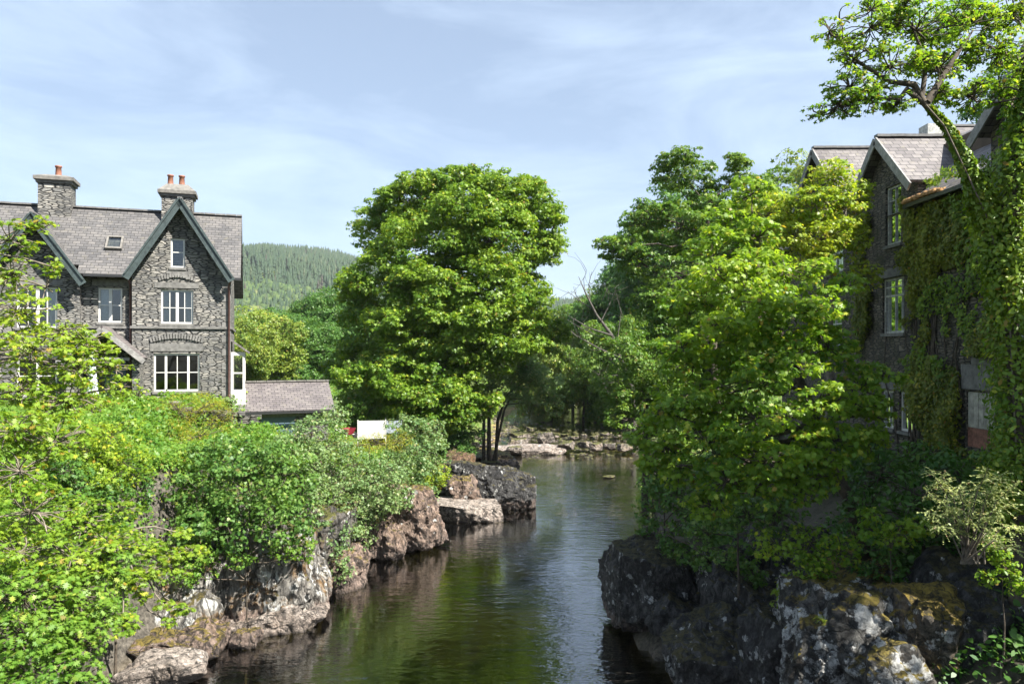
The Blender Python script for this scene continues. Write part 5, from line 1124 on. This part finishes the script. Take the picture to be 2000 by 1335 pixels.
tree('ash_branch_shoots', 'tree', 'thin pinkish-stemmed sapling reaching over the cracked rock face', (-8.6,15,gz(-8.6,15)), [(-7.9,14.6,4.2),(-7.3,14.4,4.6)],
     [(290,1070,34,16,14.3),(330,1085,30,12,14.4),(375,1075,26,10,14.6),(300,1110,26,14,14.1),(350,1115,16,10,14.4),(280,1165,14,10,14),(320,1180,16,8,14.2),(360,1190,16,12,14.3),(330,1215,12,8,14.2),(255,1130,30,20,13.8),(240,1220,26,20,13.5),(350,1040,20,10,14.8)],
     sub=0.18, dens=420, leaf=0.10, kind='ash', mat='ash', r0=0.05, gap=0.2, seed=204, twigs=1.0, flat=0.4, up=0.9, bark='barkpale')
# ---- right bank undergrowth
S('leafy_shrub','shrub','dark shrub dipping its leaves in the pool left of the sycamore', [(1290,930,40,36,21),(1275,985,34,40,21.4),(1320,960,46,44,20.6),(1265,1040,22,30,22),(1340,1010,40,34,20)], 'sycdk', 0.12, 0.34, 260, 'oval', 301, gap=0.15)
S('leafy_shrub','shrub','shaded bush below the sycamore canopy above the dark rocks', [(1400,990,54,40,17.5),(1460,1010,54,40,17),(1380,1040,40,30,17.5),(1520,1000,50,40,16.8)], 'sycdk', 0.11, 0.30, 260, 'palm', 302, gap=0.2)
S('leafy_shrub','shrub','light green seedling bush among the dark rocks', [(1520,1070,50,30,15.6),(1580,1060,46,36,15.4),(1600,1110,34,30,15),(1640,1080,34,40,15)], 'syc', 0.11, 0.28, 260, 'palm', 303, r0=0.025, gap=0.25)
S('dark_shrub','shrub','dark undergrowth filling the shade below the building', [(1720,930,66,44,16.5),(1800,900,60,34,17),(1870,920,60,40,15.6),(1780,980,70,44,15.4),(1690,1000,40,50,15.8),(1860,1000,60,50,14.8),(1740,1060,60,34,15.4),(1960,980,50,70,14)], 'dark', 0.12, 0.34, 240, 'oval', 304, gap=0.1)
S('leafy_shrub','shrub','small leafy shoots right of the sycamore trunk foot', [(1710,1040,30,22,14.4),(1750,1050,34,26,14.2),(1790,1030,26,20,14.2),(1700,1010,20,14,14.4)], 'syc', 0.10, 0.22, 280, 'ash', 305, r0=0.02, gap=0.25)
S('leafy_shrub','shrub','sunlit green spray hanging at the right edge over the dark rock', [(1945,1070,22,26,12.6),(1965,1110,22,30,12.5),(1930,1130,16,22,12.6),(1985,1140,18,20,12.4)], 'syc', 0.08, 0.18, 420, 'oval', 306, r0=0.02)
S('leafy_shrub','shrub','trailing green shoots spilling over the top of the big dark boulder', [(1330,1080,34,20,19.6),(1380,1095,34,24,19),(1430,1085,40,26,18.4),(1300,1060,20,18,20.4),(1470,1120,26,26,17.6)], 'sycdk', 0.10, 0.24, 330, 'star', 307, r0=0.025, gap=0.2)
S('leafy_shrub','shrub','ferny growth in the cleft between the dark rocks', [(1560,1140,34,26,15),(1530,1170,24,22,15),(1600,1160,30,18,14.8)], 'syc', 0.08, 0.2, 380, 'ash', 308, gap=0.2)
S('dark_shrub','shrub','dark low growth along the top of the mossy rocks', [(1700,1110,60,24,15.4),(1790,1130,50,22,15),(1650,1130,30,20,15.2)], 'dark', 0.09, 0.24, 330, 'oval', 309, gap=0.15)
# pale-tipped yew-like bush: sprays along arching stems
yb = empty('pale_tipped_bush', B(1900, 12.2), label='bush with pale feathery sprays catching the sun at the lower right', cat='bush')
b0 = Vector(yb.location); mb = MB(); rg = np.random.default_rng(9); pos = []; nr = []
for (x1, y1) in ((1815,915),(1840,930),(1870,950),(1810,960),(1850,985),(1900,960),(1930,915),(1960,925),(1985,945),(1975,985),(1990,1030),(1940,1010),(1900,1020),(1870,1040),(1860,1000),(1810,1000),(1985,1075),(1920,1060),(1955,1050),(1830,1030),(1890,1000),(1945,960)):
    q = W(x1, y1, 11.8+rg.uniform(-.5,.4)); s0 = W(1900+rg.uniform(-25,25), 1100, 12.2); mid = s0.lerp(q, 0.6) + Vector((0,0,0.25)); P = [s0, mid, q]; mb.tube([p-b0 for p in P], (0.018,0.010,0.004), 5)
    for t in np.linspace(0.1, 1, 16):
        c = mid.lerp(q, t); sd_ = Vector(rg.normal(size=3)*np.array([1,1,.5])).normalized()
        for e in np.linspace(0.02, 0.26*(1.1-t*0.5), 9):
            for w_ in (-1, 1): pos.append(c + sd_*e*w_ + Vector((0,0,-e*e*0.8))); nr.append((rg.normal()*.4, rg.normal()*.4-0.2, 1))
mb.build('stem', M['barkpale'], yb); leaves('foliage', np.array(pos)-np.array(b0), np.array(nr), 0.036, 'oval', LM['yew'], yb, rg)
# fern on the lichen boulder
fe = empty('fern', W(1612,1215,13.7), label='small fern on top of the lichen-spotted boulder', cat='fern'); pos = []; nr = []
for k in range(9):
    a = k*0.7; 
    for t in np.linspace(0.05, 1, 14):
        c = Vector((math.cos(a)*t*0.22, math.sin(a)*t*0.22, 0.22*t-0.22*t*t+0.03)); s_ = Vector((-math.sin(a), math.cos(a), 0))
        for w_ in (-1, 1): pos.append(c+s_*w_*0.05*(1.1-t)); nr.append((0.1,-.3,1))
leaves('fronds', np.array(pos), np.array(nr), 0.05, 'needle', LM['yellow'], fe, rg)

# ---- ground cover on both banks (beyond counting)
def cover(name, label, n, xlo, xhi, ylo, yhi, leaf, mat, seed, kind='star', hmax=0.5, zmin=0.35, cond=None, lift=0.35):
    r = np.random.default_rng(seed); X = r.uniform(xlo, xhi, n); Y = r.uniform(ylo, yhi, n); Z = ground(X, Y)
    ok = (Z > zmin) & (fbm(np.stack([X*.5, Y*.5, X*0], -1), seed, 3) > -0.25)
    if cond is not None: ok &= cond(X, Y, Z)
    X, Y, Z = X[ok], Y[ok], Z[ok]; k = len(X); hh = hmax*(0.4+0.9*vnoise(np.stack([X*.9, Y*.9, X*0], -1), seed+1))
    pos = np.stack([X + r.normal(size=k)*.15, Y + r.normal(size=k)*.15, Z + hh*r.random(k)**0.6], -1); nrm = r.normal(size=(k,3))*0.5 + np.array([0.1,-0.25,0.8])
    o = leaves(name, pos, nrm, leaf, kind, LM[mat], None, r); tag(o, label, kind='stuff')
cover('bank_undergrowth', 'brambles and weeds covering the left bank', 200000, -19, -1.5, 12, 45, 0.13, 'ashlow', 61, hmax=0.7, zmin=1.0)
cover('cliff_weeds', 'ivy and weeds hanging on the steep earth above the rocks', 90000, -12.5, -5, 13, 29, 0.11, 'ashlow', 65, 'star', 0.5, 1.2)
cover('garden_grass', 'yellowish grass tufts on the left slope and garden', 50000, -17, -2, 15, 48, 0.10, 'broom', 62, 'needle', 0.35, 2.2)
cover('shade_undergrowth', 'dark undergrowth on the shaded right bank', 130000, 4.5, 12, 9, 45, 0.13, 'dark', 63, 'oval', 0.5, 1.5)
cover('far_bank_undergrowth', 'low growth along the distant banks', 60000, -30, 30, 44, 120, 0.30, 'mid', 64, 'star', 0.7, 0.8, cond=lambda X, Y, Z: ~((X < -8) & (Y > 44) & (Y < 60)))
